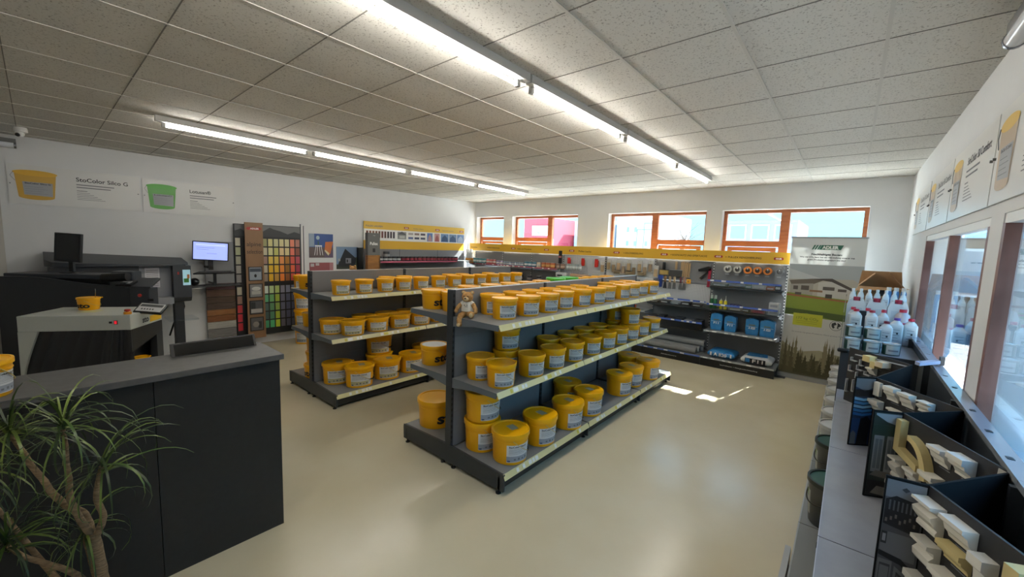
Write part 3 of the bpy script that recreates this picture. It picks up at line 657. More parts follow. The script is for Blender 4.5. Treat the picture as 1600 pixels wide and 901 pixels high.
g = MB(); g.tube([(.2, 1.36, .96), (.22, 1.37, .85), (.22, 1.33, .72), (.15, 1.25, .6), (.1, 1.2, .4)], .012, M_BLACKP, 8); g.build('hose', t, 60)
g = MB(); g.box(.31, .44, .90, 1.02, 1.031, 1.045, M_BLACKP); g.build('drip_tray', t)
t = thing('computer_monitor', 'lit monitor with a bluish window on a wall arm by the sample boards', 'monitor', (-7.84, 1.80, 1.40), 0)
T6 = Matrix.Translation((0, 0, .30)) @ Matrix.Rotation(R_(-18), 4, 'Z') @ Matrix.Rotation(R_(-3), 4, 'X')
MB(T6).bbox(-.015, .012, -.235, .235, -.15, .15, M_BLACKP, .005).build('case', t)
g = MB(T6); g.box(.0125, .014, -.22, .22, -.135, .135, mat('screen_lit', '#8f9ee0', .3, emit=.75)); g.box(.0141, .0146, -.19, .19, .085, .105, mat('screen_bar', '#a9b4ea', .3, emit=.75)); g.box(.0141, .0146, -.18, .05, .05, .054, M_INKG); g.box(.0141, .0146, -.18, -.02, .02, .024, M_INKG); g.box(.0141, .0146, -.05, .08, -.04, -.036, M_INKG); g.build('screen', t)
g = MB(); g.box(-.05, -.02, -.03, .03, .0, .30, M_DARKER); g.box(-.36, -.02, -.02, .02, .02, .05, M_DARKER); g.build('arm', t)
t = thing('keyboard_tray', 'black wall arm tray with keyboard under the lit monitor', 'tray', (-7.72, 1.82, 1.30))
MB(Matrix.Rotation(R_(-8), 4, 'Y')).bbox(-.12, .12, -.26, .26, .05, .07, M_DARKER, .006).build('tray', t)
MB(Matrix.Rotation(R_(-8), 4, 'Y')).bbox(-.06, .08, -.22, .2, .071, .085, M_BLACKP, .004).build('keyboard', t)
MB().bbox(-.20, .05, -.34, .36, -.16, -.135, M_DARKER, .008).build('shelf', t)
g = MB(); g.box(-.47, -.08, .0, .03, -.13, -.11, M_DARKER); g.box(-.1, -.07, -.01, .03, -.14, .05, M_DARKER); g.build('arm', t, 40); MB().ell((-.05, -.26, -.075), (.08, .06, .06), M_BLACKP).build('scanner', t, 40)

# ------------------------------------------------------------------ wall boards beside the machines
t = thing('sample_board', 'tall grey board with stacked wood stain planks under the lit monitor', 'display', (-8.2, 1.79, .22))
MB().box(0, .03, 0, .41, .93, 1.63, mat('board_grey', '#7d7f82', .5)).build('header', t)
g = MB(); g.text('EX', (.031, .17, 1.37), Y3, Z3, .055, M_WHITE, bold=.05); g.text('ADLER', (.031, .30, 1.13), Y3, Z3, .02, M_INKG); g.build('lettering', t)
z = .93
for c, h in (('#4f3436', .11), ('#6a5040', .12), ('#5d4b3c', .11), ('#5a4a40', .11), ('#8c5f34', .10), ('#7a4c26', .11), ('#a8a69e', .12), ('#6f6e6c', .15)):
    z -= h; MB().box(0, .035, .0, .41, z+.003, z+h-.003, noisy('plank'+c[1:], c, '#%02x%02x%02x' % tuple(max(0, int(c[i:i+2], 16)-16) for i in (1, 3, 5)), 6, .5, stretch=(1, 1, 14))).build('sample_plank', t)
# colour chart display
t = thing('colour_chart_display', 'dark colour chart wall display with wooden front panel and rows of chips', 'display', (-8.2, 2.21, .17))
MB().box(0, .05, 0, 1.09, 0, 2.0, mat('chart_black', '#1e2022', .5)).build('back_board', t)
g = MB(); g.box(.0501, .052, .01, 1.08, 1.79, 1.99, mat('chart_sky', '#6c6e70', .5))
g.prism([(.0522, .01, 1.79), (.0522, 1.08, 1.79), (.0522, 1.08, 1.87), (.0522, .98, 1.90), (.0522, .86, 1.85), (.0522, .74, 1.90), (.0522, .62, 1.93), (.0522, .56, 1.96), (.0522, .44, 1.88), (.0522, .2, 1.84), (.0522, .1, 1.92), (.0522, .01, 1.88)], (.001, 0, 0), mat('chart_hill', '#35373a', .5)); g.build('mountain_print', t)
PALT = ['#c8c4b0 #9a9a6c #cfc88c #c6c49a #d2ca9a #cec9a0 #e08a70 #b07c70'.split(), '#b4b890 #c2bca0 #cfcc94 #c0c070 #dcc696 #d8cc98 #e07a64 #8a5444'.split(), '#a8a490 #9a7c70 #d8b850 #d0b450 #dc8c50 #a8742c #d05a48 #b0505c'.split(),
        '#a09c94 #b8ae98 #dcb020 #d8b030 #e08830 #8c6420 #d8603c #9c3448'.split(), '#8c8a88 #8c7c6c #d8a818 #b88c38 #e07c28 #8c5424 #c04c34 #c8402c'.split(),
        '#b8b09c #c8d4cc #b8d098 #b8cc78 #8c8c9c #8a90a8 #707890 #606880'.split(), '#9c7c6c #58a478 #70ac6c #a4b840 #6c6a7c #5c6078 #585c70 #505468'.split(), '#c03c40 #48605c #5c8c60 #88a048 #646478 #545870 #4c5068 #484c60'.split(),
        '#b82c38 #3c5450 #4c8060 #a0b030 #5c5c6c #50546c #484c5c #404454'.split(), '#b02430 #3c9468 #48a870 #b0c030 #605c68 #4c5060 #444858 #3c4050'.split()]
for r_ in range(10):
    zt = 1.755-.16*r_-(.06 if r_ >= 5 else 0)
    for c_ in range(8):
        y0 = .012 if c_ == 0 else .43+.094*(c_-1)
        MB().box(.051, .058, y0, y0+.072, zt-.135, zt, C(PALT[r_][c_], .55)).build('colour_chip', t)
g = MB(); g.prism([(.15, .13, -.02), (.15, .41, -.02), (.15, .405, 2.03), (.15, .125, 2.03)], (.02, 0, 0), noisy('oak', '#8a6a4c', '#7a5a3c', 3, .5, stretch=(1, 1, .4), lo=.3, hi=.7)); wf = g.build('wood_panel', t)
g = MB(); g.box(.05, .15, .16, .20, 1.98, 2.0, M_DARK); g.box(.05, .15, .34, .38, 1.98, 2.0, M_DARK); g.box(.05, .15, .16, .20, .1, .12, M_DARK); g.build('bracket', t)
g = MB(); g.prism([(.171, .17, 1.90), (.171, .36, 1.90), (.171, .385, 1.925), (.171, .36, 1.95), (.171, .17, 1.95), (.171, .145, 1.925)], (.002, 0, 0), M_RED); g.text('ADLER', (.1745, .205, 1.912), Y3, Z3, .026, M_WHITE, w=.14, bold=.04); g.text('alpine', (.1715, .15, 1.62), Y3, Z3, .07, M_INK, w=.22); g.text('selection', (.1715, .15, 1.49), Y3, Z3, .07, M_INK, w=.24); g.build('lettering', wf)
for i in range(4):
    zt = 1.26-.30*i
    o = MB().box(.171, .178, .16, .375, zt-.25, zt, M_BLACKP).build('photo_frame', wf)
    g = MB(); g.box(.1785, .180, .175, .36, zt-.235, zt-.015, C(['#8c96a2', '#7c7e80', '#4a4c4e', '#525356'][i], .4))
    if i == 0: g.box(.1802, .181, .18, .355, zt-.09, zt-.03, C('#3a4450')); g.ell((.181, .265, zt-.16), (.003, .02, .03), M_BLACKP)
    if i == 1: g.ell((.181, .27, zt-.09), (.003, .07, .035), C('#b8bab8')); g.box(.1802, .181, .2, .34, zt-.19, zt-.13, C('#a8a8a4'))
    if i == 2: g.box(.1802, .181, .18, .355, zt-.22, zt-.15, C('#9a9894')); g.box(.1802, .181, .18, .25, zt-.15, zt-.03, C('#2c2e30'))
    if i == 3: g.ell((.181, .25, zt-.13), (.003, .05, .05), C('#7c7872')); g.box(.1802, .181, .29, .34, zt-.2, zt-.08, C('#2a2b2d'))
    g.build('photo', o)
# white roll-up door frame strips and poster board
g = MB(); g.box(XL, XL+.03, 3.38, 3.395, .3, 2.2, M_INKG); g.box(XL, XL+.025, 3.33, 3.345, .3, 2.23, M_INKG); g.box(XL, XL+.02, 3.345, 3.38, .3, 2.21, M_TRIMW); struct(g.build('trim_2'))
t = thing('poster', 'square poster of a white stool and orange blanket in a blue room', 'poster', (XL+.001, 3.5, 1.58))
g = MB(); g.box(0, .008, 0, .48, 0, .48, C('#33508c', .5)); g.box(.008, .009, 0, .48, 0, .21, C('#5a4c4c')); g.box(.008, .0095, 0, .10, .22, .48, C('#8c9cb0')); g.box(.009, .0095, .30, .48, 0, .15, C('#5c5068'))
g.prism([(.0096, .32, .32), (.0096, .48, .33), (.0096, .42, .08), (.0096, .37, .05), (.0096, .30, .14)], (.001, 0, 0), C('#c4703c')); g.prism([(.0107, .30, .14), (.0107, .32, .16), (.0107, .40, .09), (.0107, .38, .04)], (.0005, 0, 0), C('#d8cca8'))
g.box(.0098, .0108, .11, .25, .225, .25, M_WHITE)
for a, b in ((.13, .10), (.16, .15), (.20, .215), (.235, .265)): g.prism([(.0098, a-.005, .225), (.0098, a+.005, .225), (.0098, b+.005, .05), (.0098, b-.005, .05)], (.001, 0, 0), M_WHITE)
g.box(.0098, .0105, .165, .19, .25, .33, C('#3c5c4c')); g.ell((.010, .17, .40), (.002, .035, .04), C('#a8bcc4')); g.build('print', t)
t = thing('poster', 'half hidden dusky pink poster under the blue room poster', 'poster', (XL+.001, 3.5, .98))
g = MB(); g.box(0, .008, 0, .48, 0, .50, C('#8a4a50', .5)); g.box(.008, .009, .02, .09, .42, .48, C('#b8b0b4')); g.box(.008, .009, .12, .19, .44, .49, C('#b8b0b4')); g.box(.008, .009, .40, .48, 0, .5, C('#a07078')); g.build('print', t)
t = thing('poster', 'poster of a dark steep gabled house against the sky', 'poster', (XL+.001, 4.05, 1.34))
g = MB(); g.box(0, .008, 0, .48, 0, .47, C('#7890b0', .5)); g.box(.008, .0085, 0, .48, 0, .1, C('#3c4438'))
g.prism([(.0087, .04, .12), (.0087, .04, .05), (.0087, .40, .05), (.0087, .44, .22), (.0087, .19, .43), (.0087, .10, .24)], (.001, 0, 0), C('#2a2d33')); g.box(.0098, .0104, .20, .32, .12, .23, C('#8c8f98')); g.box(.0105, .011, .22, .25, .14, .2, C('#26282c')); g.box(.0098, .0104, .03, .08, .17, .22, C('#9aa0a4')); g.box(.0087, .009, .42, .48, 0, .25, C('#4c5844')); g.build('print', t)

# ------------------------------------------------------------------ product panels high on both walls
def product_panel(label, side, ya, yb, zb, zt, title, colr, tsize, photo_w=.42, tall=False):
    # local: x along reading direction, z up, y towards the room (negative)
    w = abs(yb-ya)
    rz = R_(90) if side < 0 else R_(-90)
    x = XL+.012 if side < 0 else XR-.012
    t = thing('wall_panel', label, 'sign', (x, ya, zb), rz)
    h = zt-zb
    MB().box(0, w, -.0, .010, 0, h, mat('panel_white', '#d2d3d2', .35)).build('board', t)
    g = MB(); cx = w*.19; R1 = w*.155; y = -.0015
    bz, tz_ = h*.12, h*.80
    if tall: cx = w*.17; R1 = w*.13
    el = lambda r, zc, hh: [(cx+r*math.cos(2*math.pi*k/28), y, zc+hh*math.sin(2*math.pi*k/28)) for k in range(28)]
    body = [(cx-R1*.93, y, tz_), (cx+R1*.93, y, tz_)]
    for k in range(13): a = math.pi*k/12; body.append((cx+R1*.80*math.cos(a), y, bz+.035-.035*math.sin(a)))
    g.poly(body[::-1], colr[0]); y = -.0022
    g.poly(el(R1, tz_, h*.075)[::-1], colr[1]); y = -.003
    g.poly([(cx-R1*.55, y, bz+h*.12), (cx+R1*.72, y, bz+h*.10), (cx+R1*.75, y, bz+h*.45), (cx-R1*.6, y, bz+h*.45)], mat('print_label', '#9fa3a8', .5))
    g.text(title, (cx-R1*.5, -.004, bz+h*.40), X3, Z3, .018, M_INK, w=R1*1.15, bold=.03)
    for i in range(4): g.box(cx-R1*.5, cx+R1*(.3 if i % 2 else .5), -.0036, -.0031, bz+h*(.16+.055*i), bz+h*(.165+.055*i), M_INKG)
    g.tube([(cx-R1*.95, -.004, tz_), (cx-R1*1.1, -.004, tz_-.05), (cx-R1*.9, -.004, tz_-.11)], .002, M_INKG, 5)
    g.build('bucket_print', t)
    g = MB(); x0 = w*.48 if not tall else w*.42
    g.text(title, (x0, -.001, h*.70), X3, Z3, tsize, M_INK, bold=.015)
    for i in range(2): g.box(x0, x0+w*(.30-.03*i), -.001, -.0003, h*(.60-.07*i), h*(.60-.07*i)+.012, M_INKG)
    g.box(x0, x0+.10, -.001, -.0003, h*.44, h*.44+.008, M_INKG)
    for i in range(5): g.box(x0, x0+w*(.10+.03*i % .17), -.001, -.0003, h*(.39-.045*i), h*(.39-.045*i)+.005, M_INKG)
    g.build('lettering', t)
    for xx in (.02, w-.02): MB().tube([(xx, 0, h*.5), (xx, -.012, h*.5)], .008, mat('standoff', '#6c6e70', .3, .8), 12).build('fixing_screw', t)
YC = (mat('print_yellow', '#c49a28', .4), mat('print_yellow2', '#d8a81c', .4)); GC = (mat('print_green', '#4f9e3c', .4), mat('print_green2', '#44a028', .4)); PC = (mat('print_pale', '#b8a48c', .4), mat('print_pale2', '#d8b44c', .4))
product_panel('wall panel with a yellow bucket print titled StoColor Silco G', -1, -.19, 1.05, 2.275, 2.775, 'StoColor Silco G', YC, .052)
product_panel('wall panel with a green bucket print titled Lotusan', -1, 1.08, 2.26, 2.27, 2.77, 'Lotusan\u00ae', GC, .05)
for i, (a, b) in enumerate(((7.20, 6.0), (5.965, 4.775), (4.75, 3.475), (3.45, 2.2))):
    product_panel(['panel farthest along the window side wall, partly behind the pillar glare', 'narrow looking bucket panel above the far pane of the side window', 'bucket panel with three text lines above the side window pillar', 'bucket panel cut by the picture edge above the side window'][i], 1, a, b, 2.255, 2.755, 'StoColor Sil Comfort', PC, .05, tall=True)

# ------------------------------------------------------------------ long wall shelf below the windows
def pill(g, x, y, z, w, h, txt='ADLER'):
    g.prism([(x, y, z), (x+w*.92, y, z), (x+w, y, z+h/2), (x+w*.92, y, z+h), (x, y, z+h), (x-w*.08, y, z+h/2)], (0, -.002, 0), M_RED)
    g.text(txt, (x+w*.12, y-.003, z+h*.25), X3, Z3, h*.5, M_WHITE, w=w*.68, bold=.05)
def tagrail(g, x0, x1, y, z, m, h=.03, seedn=1, th=.006):
    g.box(x0, x1, y-th, y, z, z+h, m); r = random.Random(seedn); x = x0+.04
    while x < x1-.08:
        w = r.choice([.045, .06, .07]); g.box(x, x+w, y-th-.0012, y-th, z+h*.15, z+h*.9, M_WHITE); x += w+r.choice([.05, .12, .22])
BX = [-7.95, -6.95, -6.0, -5.07, -4.0, -2.93, -1.87, -.77]
WY = 7.86
t = thing('wall_shelf', 'long grey wall shelf with a yellow header board below the windows', 'shelving', (0, 0, 0)); WS = t
for k, x in enumerate(BX):
    g = MB(); g.box(x-.03, x+.0, WY-.01, WY+.05, .0, 1.99, M_PANEL); g.box(x-.022, x-.008, WY-.012, WY-.01, .2, 1.79, M_SLOTL); g.build('upright', t)
g = MB(); g.box(-.77, -.745, WY-.03, WY+.05, 0, 1.99, mat('end_white', '#cfd0d0', .4)); g.box(-.745, -.742, WY-.028, WY+.0, .1, 1.95, M_SLOTL); g.build('end_upright', t)
for k in range(7):
    a, b = BX[k], BX[k+1]
    g = MB()
    for z0, z1 in ((.16, .6), (.602, 1.0), (1.002, 1.4), (1.402, 1.795)): g.box(a+.002, b-.032, WY+.005, WY+.02, z0, z1, M_PANEL)
    g.build('back_panel', t)
    g = MB(); g.box(a+.002, b-.002, 7.375, WY, .13, .155, M_GREY); o = g.build('base_shelf', t)
    g = MB(); g.box(a+.002, b-.002, 7.37, 7.385, .0, .128, M_BLACKP); g.build('kick_plate', t)
    if k >= 4:
        g = MB(); tagrail(g, a+.01, b-.01, 7.374, .132, M_BLUE if k < 6 else M_LTGREY, .024, k); g.build('price_rail', o)
g = MB(); g.text('Spachtelmassen + Untergrundvorbehandlung', (-1.55, 7.369, .06), X3, Z3, .018, M_WHITE, w=.55); g.text('Abdeckware', (-2.55, 7.369, .06), X3, Z3, .018, M_WHITE, w=.28); g.build('lettering', t)
# header
g = MB(); g.box(-8.18, -.77, WY-.035, WY-.012, 1.80, 1.99, M_SIGN); g.box(-8.18, -.77, WY-.04, WY-.012, 1.787, 1.80, M_WHITE); hb = g.build('header_board', t)
g = MB(); yy = WY-.036
for x, s_, w in ((-8.12, 'Bodenlacke', .22), (-7.5, 'Pullex Holzschutz', .42), (-6.45, 'Holz- und Wandlacke', .42), (-4.68, 'Pullex Lacke', .30), (-3.62, '+ HOLZVEREDELUNG', .40), (-2.66, '+ ROSTSCHUTZ UND EFFEKTLACKE', .62), (-1.71, '+ PULLEX RENOVIERUNG', .52)):
    g.text(s_, (x, yy, 1.868), X3, Z3, .032, mat('sign_ink', '#3a2c10', .6), w=w*1.05, bold=.015)
for x in (-6.65, -5.62, -4.92, -3.83, -2.84, -1.88, -.98): pill(g, x, yy, 1.865, .13, .042)
g.build('lettering', hb)
def board(name, x0, x1, z, yf, m=M_GREY, rail=None, drop=0.0, bracket=True):
    g = MB(); g.box(x0, x1, yf, WY, z-.022, z, m)
    if bracket:
        for xx in (x0, x1-.004): g.prism([(xx, WY, z-.023), (xx, yf, z-.023), (xx, yf, z-.04), (xx, WY, z-.10)], (.004, 0, 0), M_LTGREY)
    o = g.build(name, WS)
    if rail: g = MB(); tagrail(g, x0, x1, yf, z-.026, rail, .026, int(abs(x0)*10)); g.build('price_rail', o)
    return o
board('shelf_board', -1.86, -.80, .62, 7.42, M_GREY, M_LTGREY)
board('shelf_board', -2.92, -.80, .985, 7.48, M_DARK)
board('shelf_board', -1.86, -.80, 1.37, 7.58, M_DARK)
board('shelf_board', -2.92, -1.88, .60, 7.45, M_DARKER)
def bin_front(x0, x1, z, yf, zr):
    g = MB(); g.box(x0, x1, yf-.008, yf-.004, z, zr, M_CLEAR); o = g.build('bin_front', WS)
    g = MB(); tagrail(g, x0, x1, yf-.009, zr, M_BLUE, .03, int(abs(x0*7))); g.build('price_rail', o)
bin_front(-1.90, -.82, 1.37, 7.58, 1.455); bin_front(-1.86, -.82, .985, 7.48, 1.055); bin_front(-2.92, -1.88, .985, 7.48, 1.075)
g = MB(); g.box(-2.92, -1.90, 7.43, 7.45, .585, .70, mat('smoke_plastic', '#202224', .15)); o = g.build('bin_front', WS); g = MB(); tagrail(g, -2.9, -1.9, 7.43, .70, M_BLUE, .03, 4); g.build('price_rail', o)
board('shelf_board', -5.06, -2.94, .80, 7.45, M_GREY, M_LTGREY)
board('shelf_board', -7.94, -5.09, 1.47, 7.60, M_GREY, mat('rail_pink', '#a8566c', .4)); board('shelf_board', -7.94, -5.09, 1.12, 7.60, M_DARKER)
board('shelf_board', -7.94, -5.09, .75, 7.55, M_GREY)
# perforated mesh panels
MESHW = mat('mesh_white', '#dcdcde', .4)
def mesh_panel(x0, x1, z0, z1, y=WY-.02):
    g = MB(); p = .027; x = x0
    while x <= x1: g.box(x, x+.014, y, y+.004, z0, z1, MESHW); x += p
    z = z0
    while z <= z1: g.box(x0, x1, y-.003, y+.0, z, z+.013, MESHW); z += p
    g.build('mesh_panel', WS)
mesh_panel(-5.05, -4.03, 1.0, 1.78); mesh_panel(-3.98, -2.96, 1.0, 1.78); mesh_panel(-2.90, -1.92, 1.02, 1.36)
# goods on the shelves : bags of filler
M_BAGB = noisy('bag_blue', '#2a78b4', '#2f84c0', 12, .35, bump=.25); M_BAGW = noisy('bag_white', '#c3c6c8', '#d3d5d6', 12, .4, bump=.25)
def upright_bag(label, x, z, w, h, d, txt, ww):
    t = thing('filler_bag', label, 'bag', (x, 7.60, z), 0, 'upright blue filler bags')
    g = MB(); bm = bmesh.new(); bmesh.ops.create_cube(bm, size=1)
    bmesh.ops.subdivide_edges(bm, edges=bm.edges[:], cuts=5, use_grid_fill=True)
    rn = random.Random(int(abs(x)*100))
    for v in bm.verts:
        c = v.co; k = 1-.10*abs(c.z*2)**4
        v.co = Vector((c.x*w*k, c.y*d*k*(1-.12*abs(c.x*2)**3), (c.z+.5)*h+(.012*math.cos(c.x*6) if c.z > .4 else 0)))+Vector((rn.uniform(-1, 1), rn.uniform(-1, 1), 0))*.003
        v.co.z = max(0, v.co.z)
    bm.verts.index_update(); g.add([v.co for v in bm.verts], [[v.index for v in f.verts] for f in bm.faces], M_BAGB); bm.free(); g.build('sack', t, 60)
    g = MB(); y = -d/2-.006
    g.text(txt, (0, y, h*.38), X3, Z3, .034, M_WHITE, w=ww*1.15, al='c', bold=.03); g.box(-.045, .045, y, y+.002, h*.60, h*.67, mat('bag_logo', '#6a7468', .5)); g.box(-w*.42, w*.42, y, y+.002, h*.53, h*.545, M_BAGW); g.build('print', t)
    if ww > .08: MB().bbox(w*.40, w*.50, -d*.38, d*.38, .03, h-.04, M_BAGW, .01).build('side_gusset', t)
    MB().bbox(-w*.3, w*.2, -.03, .03, h+.0, h+.006, mat('bag_top', '#9cc8e0', .4), .002, 1).build('top_seam', t)
upright_bag('tall blue filler bag marked F11, first on the bag shelf', -1.70, .621, .185, .285, .13, 'F11', .07)
upright_bag('slightly shorter blue filler bag marked F11, second on the bag shelf', -1.485, .621, .18, .265, .13, 'F11', .07)
upright_bag('blue filler bag marked A820, third on the bag shelf', -1.16, .621, .19, .265, .14, 'A 820', .085)
upright_bag('blue filler bag marked A820 with white side, last on the bag shelf', -.945, .621, .205, .265, .14, 'A 820', .085)
def lying_bag(label, x, w, white, txt):
    t = thing('filler_sack', label, 'bag', (x, 7.60, .156))
    rn = random.Random(3)
    for nm, mm, sc, dz in (('sack', M_BAGW if white else M_BAGB, 1.0, 0), ):
        bm = bmesh.new(); bmesh.ops.create_cube(bm, size=1); bmesh.ops.subdivide_edges(bm, edges=bm.edges[:], cuts=7, use_grid_fill=True)
        for v in bm.verts:
            c = v.co.copy(); e = max(abs(c.x), abs(c.y))*2; k = 1-.55*e**6
            v.co = Vector((c.x*w*(1-.06*(c.z*2)**2), c.y*.36*(1-.06*(c.z*2)**2), .07+c.z*.14*k+rn.uniform(-1, 1)*.003)); v.co.z = max(0, v.co.z)
        bm.verts.index_update(); g = MB(); g.add([v.co for v in bm.verts], [[v.index for v in f.verts] for f in bm.faces], mm); bm.free(); g.build(nm, t, 70)
    g = MB(); y = -.186
    if white:
        g.prism([(-w*.36, y, .025), (w*.30, y, .025), (w*.30, y, .105), (-w*.36, y, .105)], (0, -.003, 0), M_INK); g.text(txt, (-.05, y-.005, .040), X3, Z3, .054, M_WHITE, w=.15, bold=.02); g.box(-w*.34, -w*.2, y-.005, y-.003, .04, .10, M_BAGB)
        g.prism([(-.14, -.14, .138), (.15, -.12, .138), (.12, .12, .138), (-.15, .13, .138)], (0, 0, .004), M_BAGB)
    else:
        g.text(txt, (-.11, y-.003, .042), X3, Z3, .054, M_WHITE, w=.20, bold=.02); g.prism([(w*.34, y+.008, .04), (w*.39, y+.008, .04), (w*.39, y+.008, .10), (w*.34, y+.008, .10)], (0, -.003, 0), M_WHITE); g.prism([(-w*.40, y+.008, .04), (-w*.34, y+.008, .04), (-w*.34, y+.008, .10), (-w*.40, y+.008, .10)], (0, -.003, 0), M_WHITE)
    g.build('print', t)
lying_bag('blue filler sack marked A820 lying on the base shelf', -1.56, .42, False, 'A 820')
lying_bag('white and blue filler sack marked F11 lying at the shelf end', -1.04, .44, True, 'F11')
# grey film rolls
for i, (x0, x1, y, z, r, c) in enumerate(((-2.88, -1.96, 7.45, .156, .06, '#77797a'), (-2.88, -1.94, 7.58, .156, .062, '#828485'), (-2.88, -1.90, 7.72, .156, .065, '#8f9192'), (-2.88, -1.88, 7.64, .27, .06, '#9a9c9c'))):
    t = thing('cover_roll', ['grey covering film roll at the front edge of the base shelf', 'grey covering film roll, middle one of the base layer', 'grey covering film roll at the back of the base layer', 'pale grey covering film roll on top of the others'][i], 'roll', (x0, y, z), 0, 'grey film rolls')
    MB().tube([(0, 0, r), (x1-x0, 0, r)], r, C(c, .4), 20).build('film', t, 40); MB().tube([(x1-x0, 0, r), (x1-x0+.003, 0, r)], r*.35, M_DARKER, 14).build('core', t, 40)
# tape rolls on hooks
tp = {}
for i, x in enumerate((-1.645, -1.494, -1.337, -1.195, -1.048, -.885)):
    c = ['#b8b7b0', '#b8b7b0', '#d0782c', '#d0782c', '#d0782c', '#7a7c80'][i]
    t = thing('tape_roll', ['pale tape roll, beside the caulking gun', 'pale tape roll next to the orange ones', 'orange tape roll next to the pale ones', 'middle orange tape roll', 'orange tape roll beside the grey one', 'grey tape roll at the shelf end'][i], 'tape', (x, WY-.07, 1.675), 0, 'tape rolls on hooks')
    ry = .055; g = MB(Matrix.Rotation(R_(90), 4, 'X'))
    g.lathe([(.034, -.03), (.062, -.03), (.062, .03), (.034, .03), (.034, -.03)], C(c, .5), 28, cap=False); g.build('tape', t, 40)
    g = MB(Matrix.Rotation(R_(90), 4, 'X')); g.lathe([(.0339, -.029), (.0339, .029), (.030, .029), (.030, -.029), (.0339, -.029)], mat('core_brown', '#4c4038', .7), 24, cap=False); g.build('core', t, 40)
    MB().box(-.03, .03, -.034, -.032, -.095, -.075, C('#9a9c9e')).build('price_tag', t)
    MB().tube([(0, .07, .028), (0, -.045, .028)], .004, M_LTGREY, 8).build('hook', t)
    MB().box(-.009, .009, -.047, -.045, .012, .036, M_WHITE).build('hook_tag', t)
# hand tools hanging
def tool(name, label, x, z, parts, cat='tool', group=None):
    t = thing(name, label, cat, (x, WY-.03, z), 0, group)
    for nm, fn in parts: fn().build(nm, t, 40)
    return t
WH = mat('tool_wood', '#a98c68', .5); STL = mat('tool_steel', '#8d9095', .3, .8)
tool('wallpaper_brush', 'wide bristle brush with black handle, first hanging tool', -2.755, 1.50, [('bristles', lambda: MB().bbox(-.08, .08, -.03, .01, 0, .085, mat('bristle', '#b89c5c', .8), .004)), ('handle', lambda: MB().bbox(-.035, .015, -.03, .01, .095, .24, M_BLACKP, .008)), ('ferrule', lambda: MB().box(-.08, .08, -.031, .011, .085, .095, M_DARK))])
tool('smoothing_trowel', 'black smoothing trowel with a wooden grip', -2.53, 1.48, [('blade', lambda: MB().prism([(-.13, -.03, .0), (.11, -.03, .0), (.12, -.03, .12), (-.12, -.03, .12)], (0, .02, 0), mat('trowel', '#3c3d3c', .4))), ('edge', lambda: MB().box(-.12, .12, -.031, -.009, .118, .126, M_LTGREY)), ('handle', lambda: MB().bbox(-.022, .018, -.03, .0, .128, .28, WH, .006))])
for i in range(5): tool('stirring_stick', ['wooden stirring stick, first of the hanging bunch', 'second wooden stirring stick of the hanging bunch', 'middle wooden stirring stick of the hanging bunch', 'fourth wooden stirring stick of the hanging bunch', 'wooden stirring stick nearest the caulking gun'][i], -2.435+.035*i, 1.49-.005*i, [('shaft', lambda i=i: MB().box(-.014, .014, -.02-.006*(i % 2), .0-.006*(i % 2), .0, .27+.01*(i % 2), WH)), ('hanging_hole', lambda i=i: MB().box(-.004, .004, -.0265-.0, -.0262, .255, .263, M_DARK))], group='stirring sticks')
def gun():
    t = thing('caulking_gun', 'black and red caulking gun hanging on the panel', 'tool', (-2.03, WY-.05, 1.33))
    MB().prism([(.06, 0, 0), (.105, 0, 0), (.115, 0, .33), (.07, 0, .33)], (0, .03, 0), mat('gun_red', '#9c2038', .35)).build('cartridge_frame', t)
    g = MB(); g.prism([(-.10, 0, .27), (.11, 0, .30), (.11, 0, .36), (.06, 0, .37), (-.11, 0, .31)], (0, .03, 0), M_BLACKP); g.prism([(-.08, 0, .15), (-.05, 0, .13), (.07, 0, .25), (.06, 0, .29)], (0, .03, 0), M_BLACKP); g.build('handle', t)
    MB().tube([(.09, .015, .36), (.09, .015, .42)], .006, STL, 8).build('rod', t)
gun()
for i, (x, c, nm, lb) in enumerate(((-2.86, '#24489a', 'hand_float', 'blue handled plastic float hanging low on the mesh'), (-2.72, '#8a6844', 'flat_brush', 'brown flat brush hanging beside the blue float'), (-2.63, '#b79d7a', 'putty_knife', 'putty knife with a pale wooden grip, beside the brown brush'), (-2.545, '#b79d7a', 'putty_knife', 'second putty knife with a pale wooden grip'), (-2.43, '#5a1c30', 'scraper', 'dark red handled scraper above the mesh'), (-2.365, '#9a7468', 'scraper', 'scraper with a dull pink handle above the mesh'), (-2.285, '#e0a020', 'tape_measure', 'yellow tape measure hanging above the mesh'))):
    if nm == 'tape_measure': tool(nm, lb, x, 1.36, [('case', lambda: MB().bbox(-.038, .038, -.045, -.01, 0, .085, C('#e0a020'), .012)), ('dial', lambda: MB().bbox(-.015, .015, -.047, -.045, .03, .06, C('#a06c10'), .0009, 1))])
    elif nm == 'hand_float': tool(nm, lb, x, 1.25, [('blade', lambda: MB().prism([(-.09, 0, .17), (.09, 0, .16), (.09, 0, .23), (-.09, 0, .235)], (0, -.02, 0), C('#24489a'))), ('handle', lambda: MB().prism([(.03, 0, 0), (.08, 0, .01), (.085, 0, .16), (.02, 0, .16)], (0, -.025, 0), C('#1c3a80')))])
    else: tool(nm, lb, x, 1.24, [('handle', lambda c=c: MB().bbox(-.02, .02, -.03, -.006, .12, .235, C(c), .008)), ('blade', lambda nm=nm: MB().prism([(-.034, -.02, 0), (.034, -.02, 0), (.02, -.02, .12), (-.02, -.02, .12)], (0, .004, 0), M_DARK if nm == 'flat_brush' else STL))])
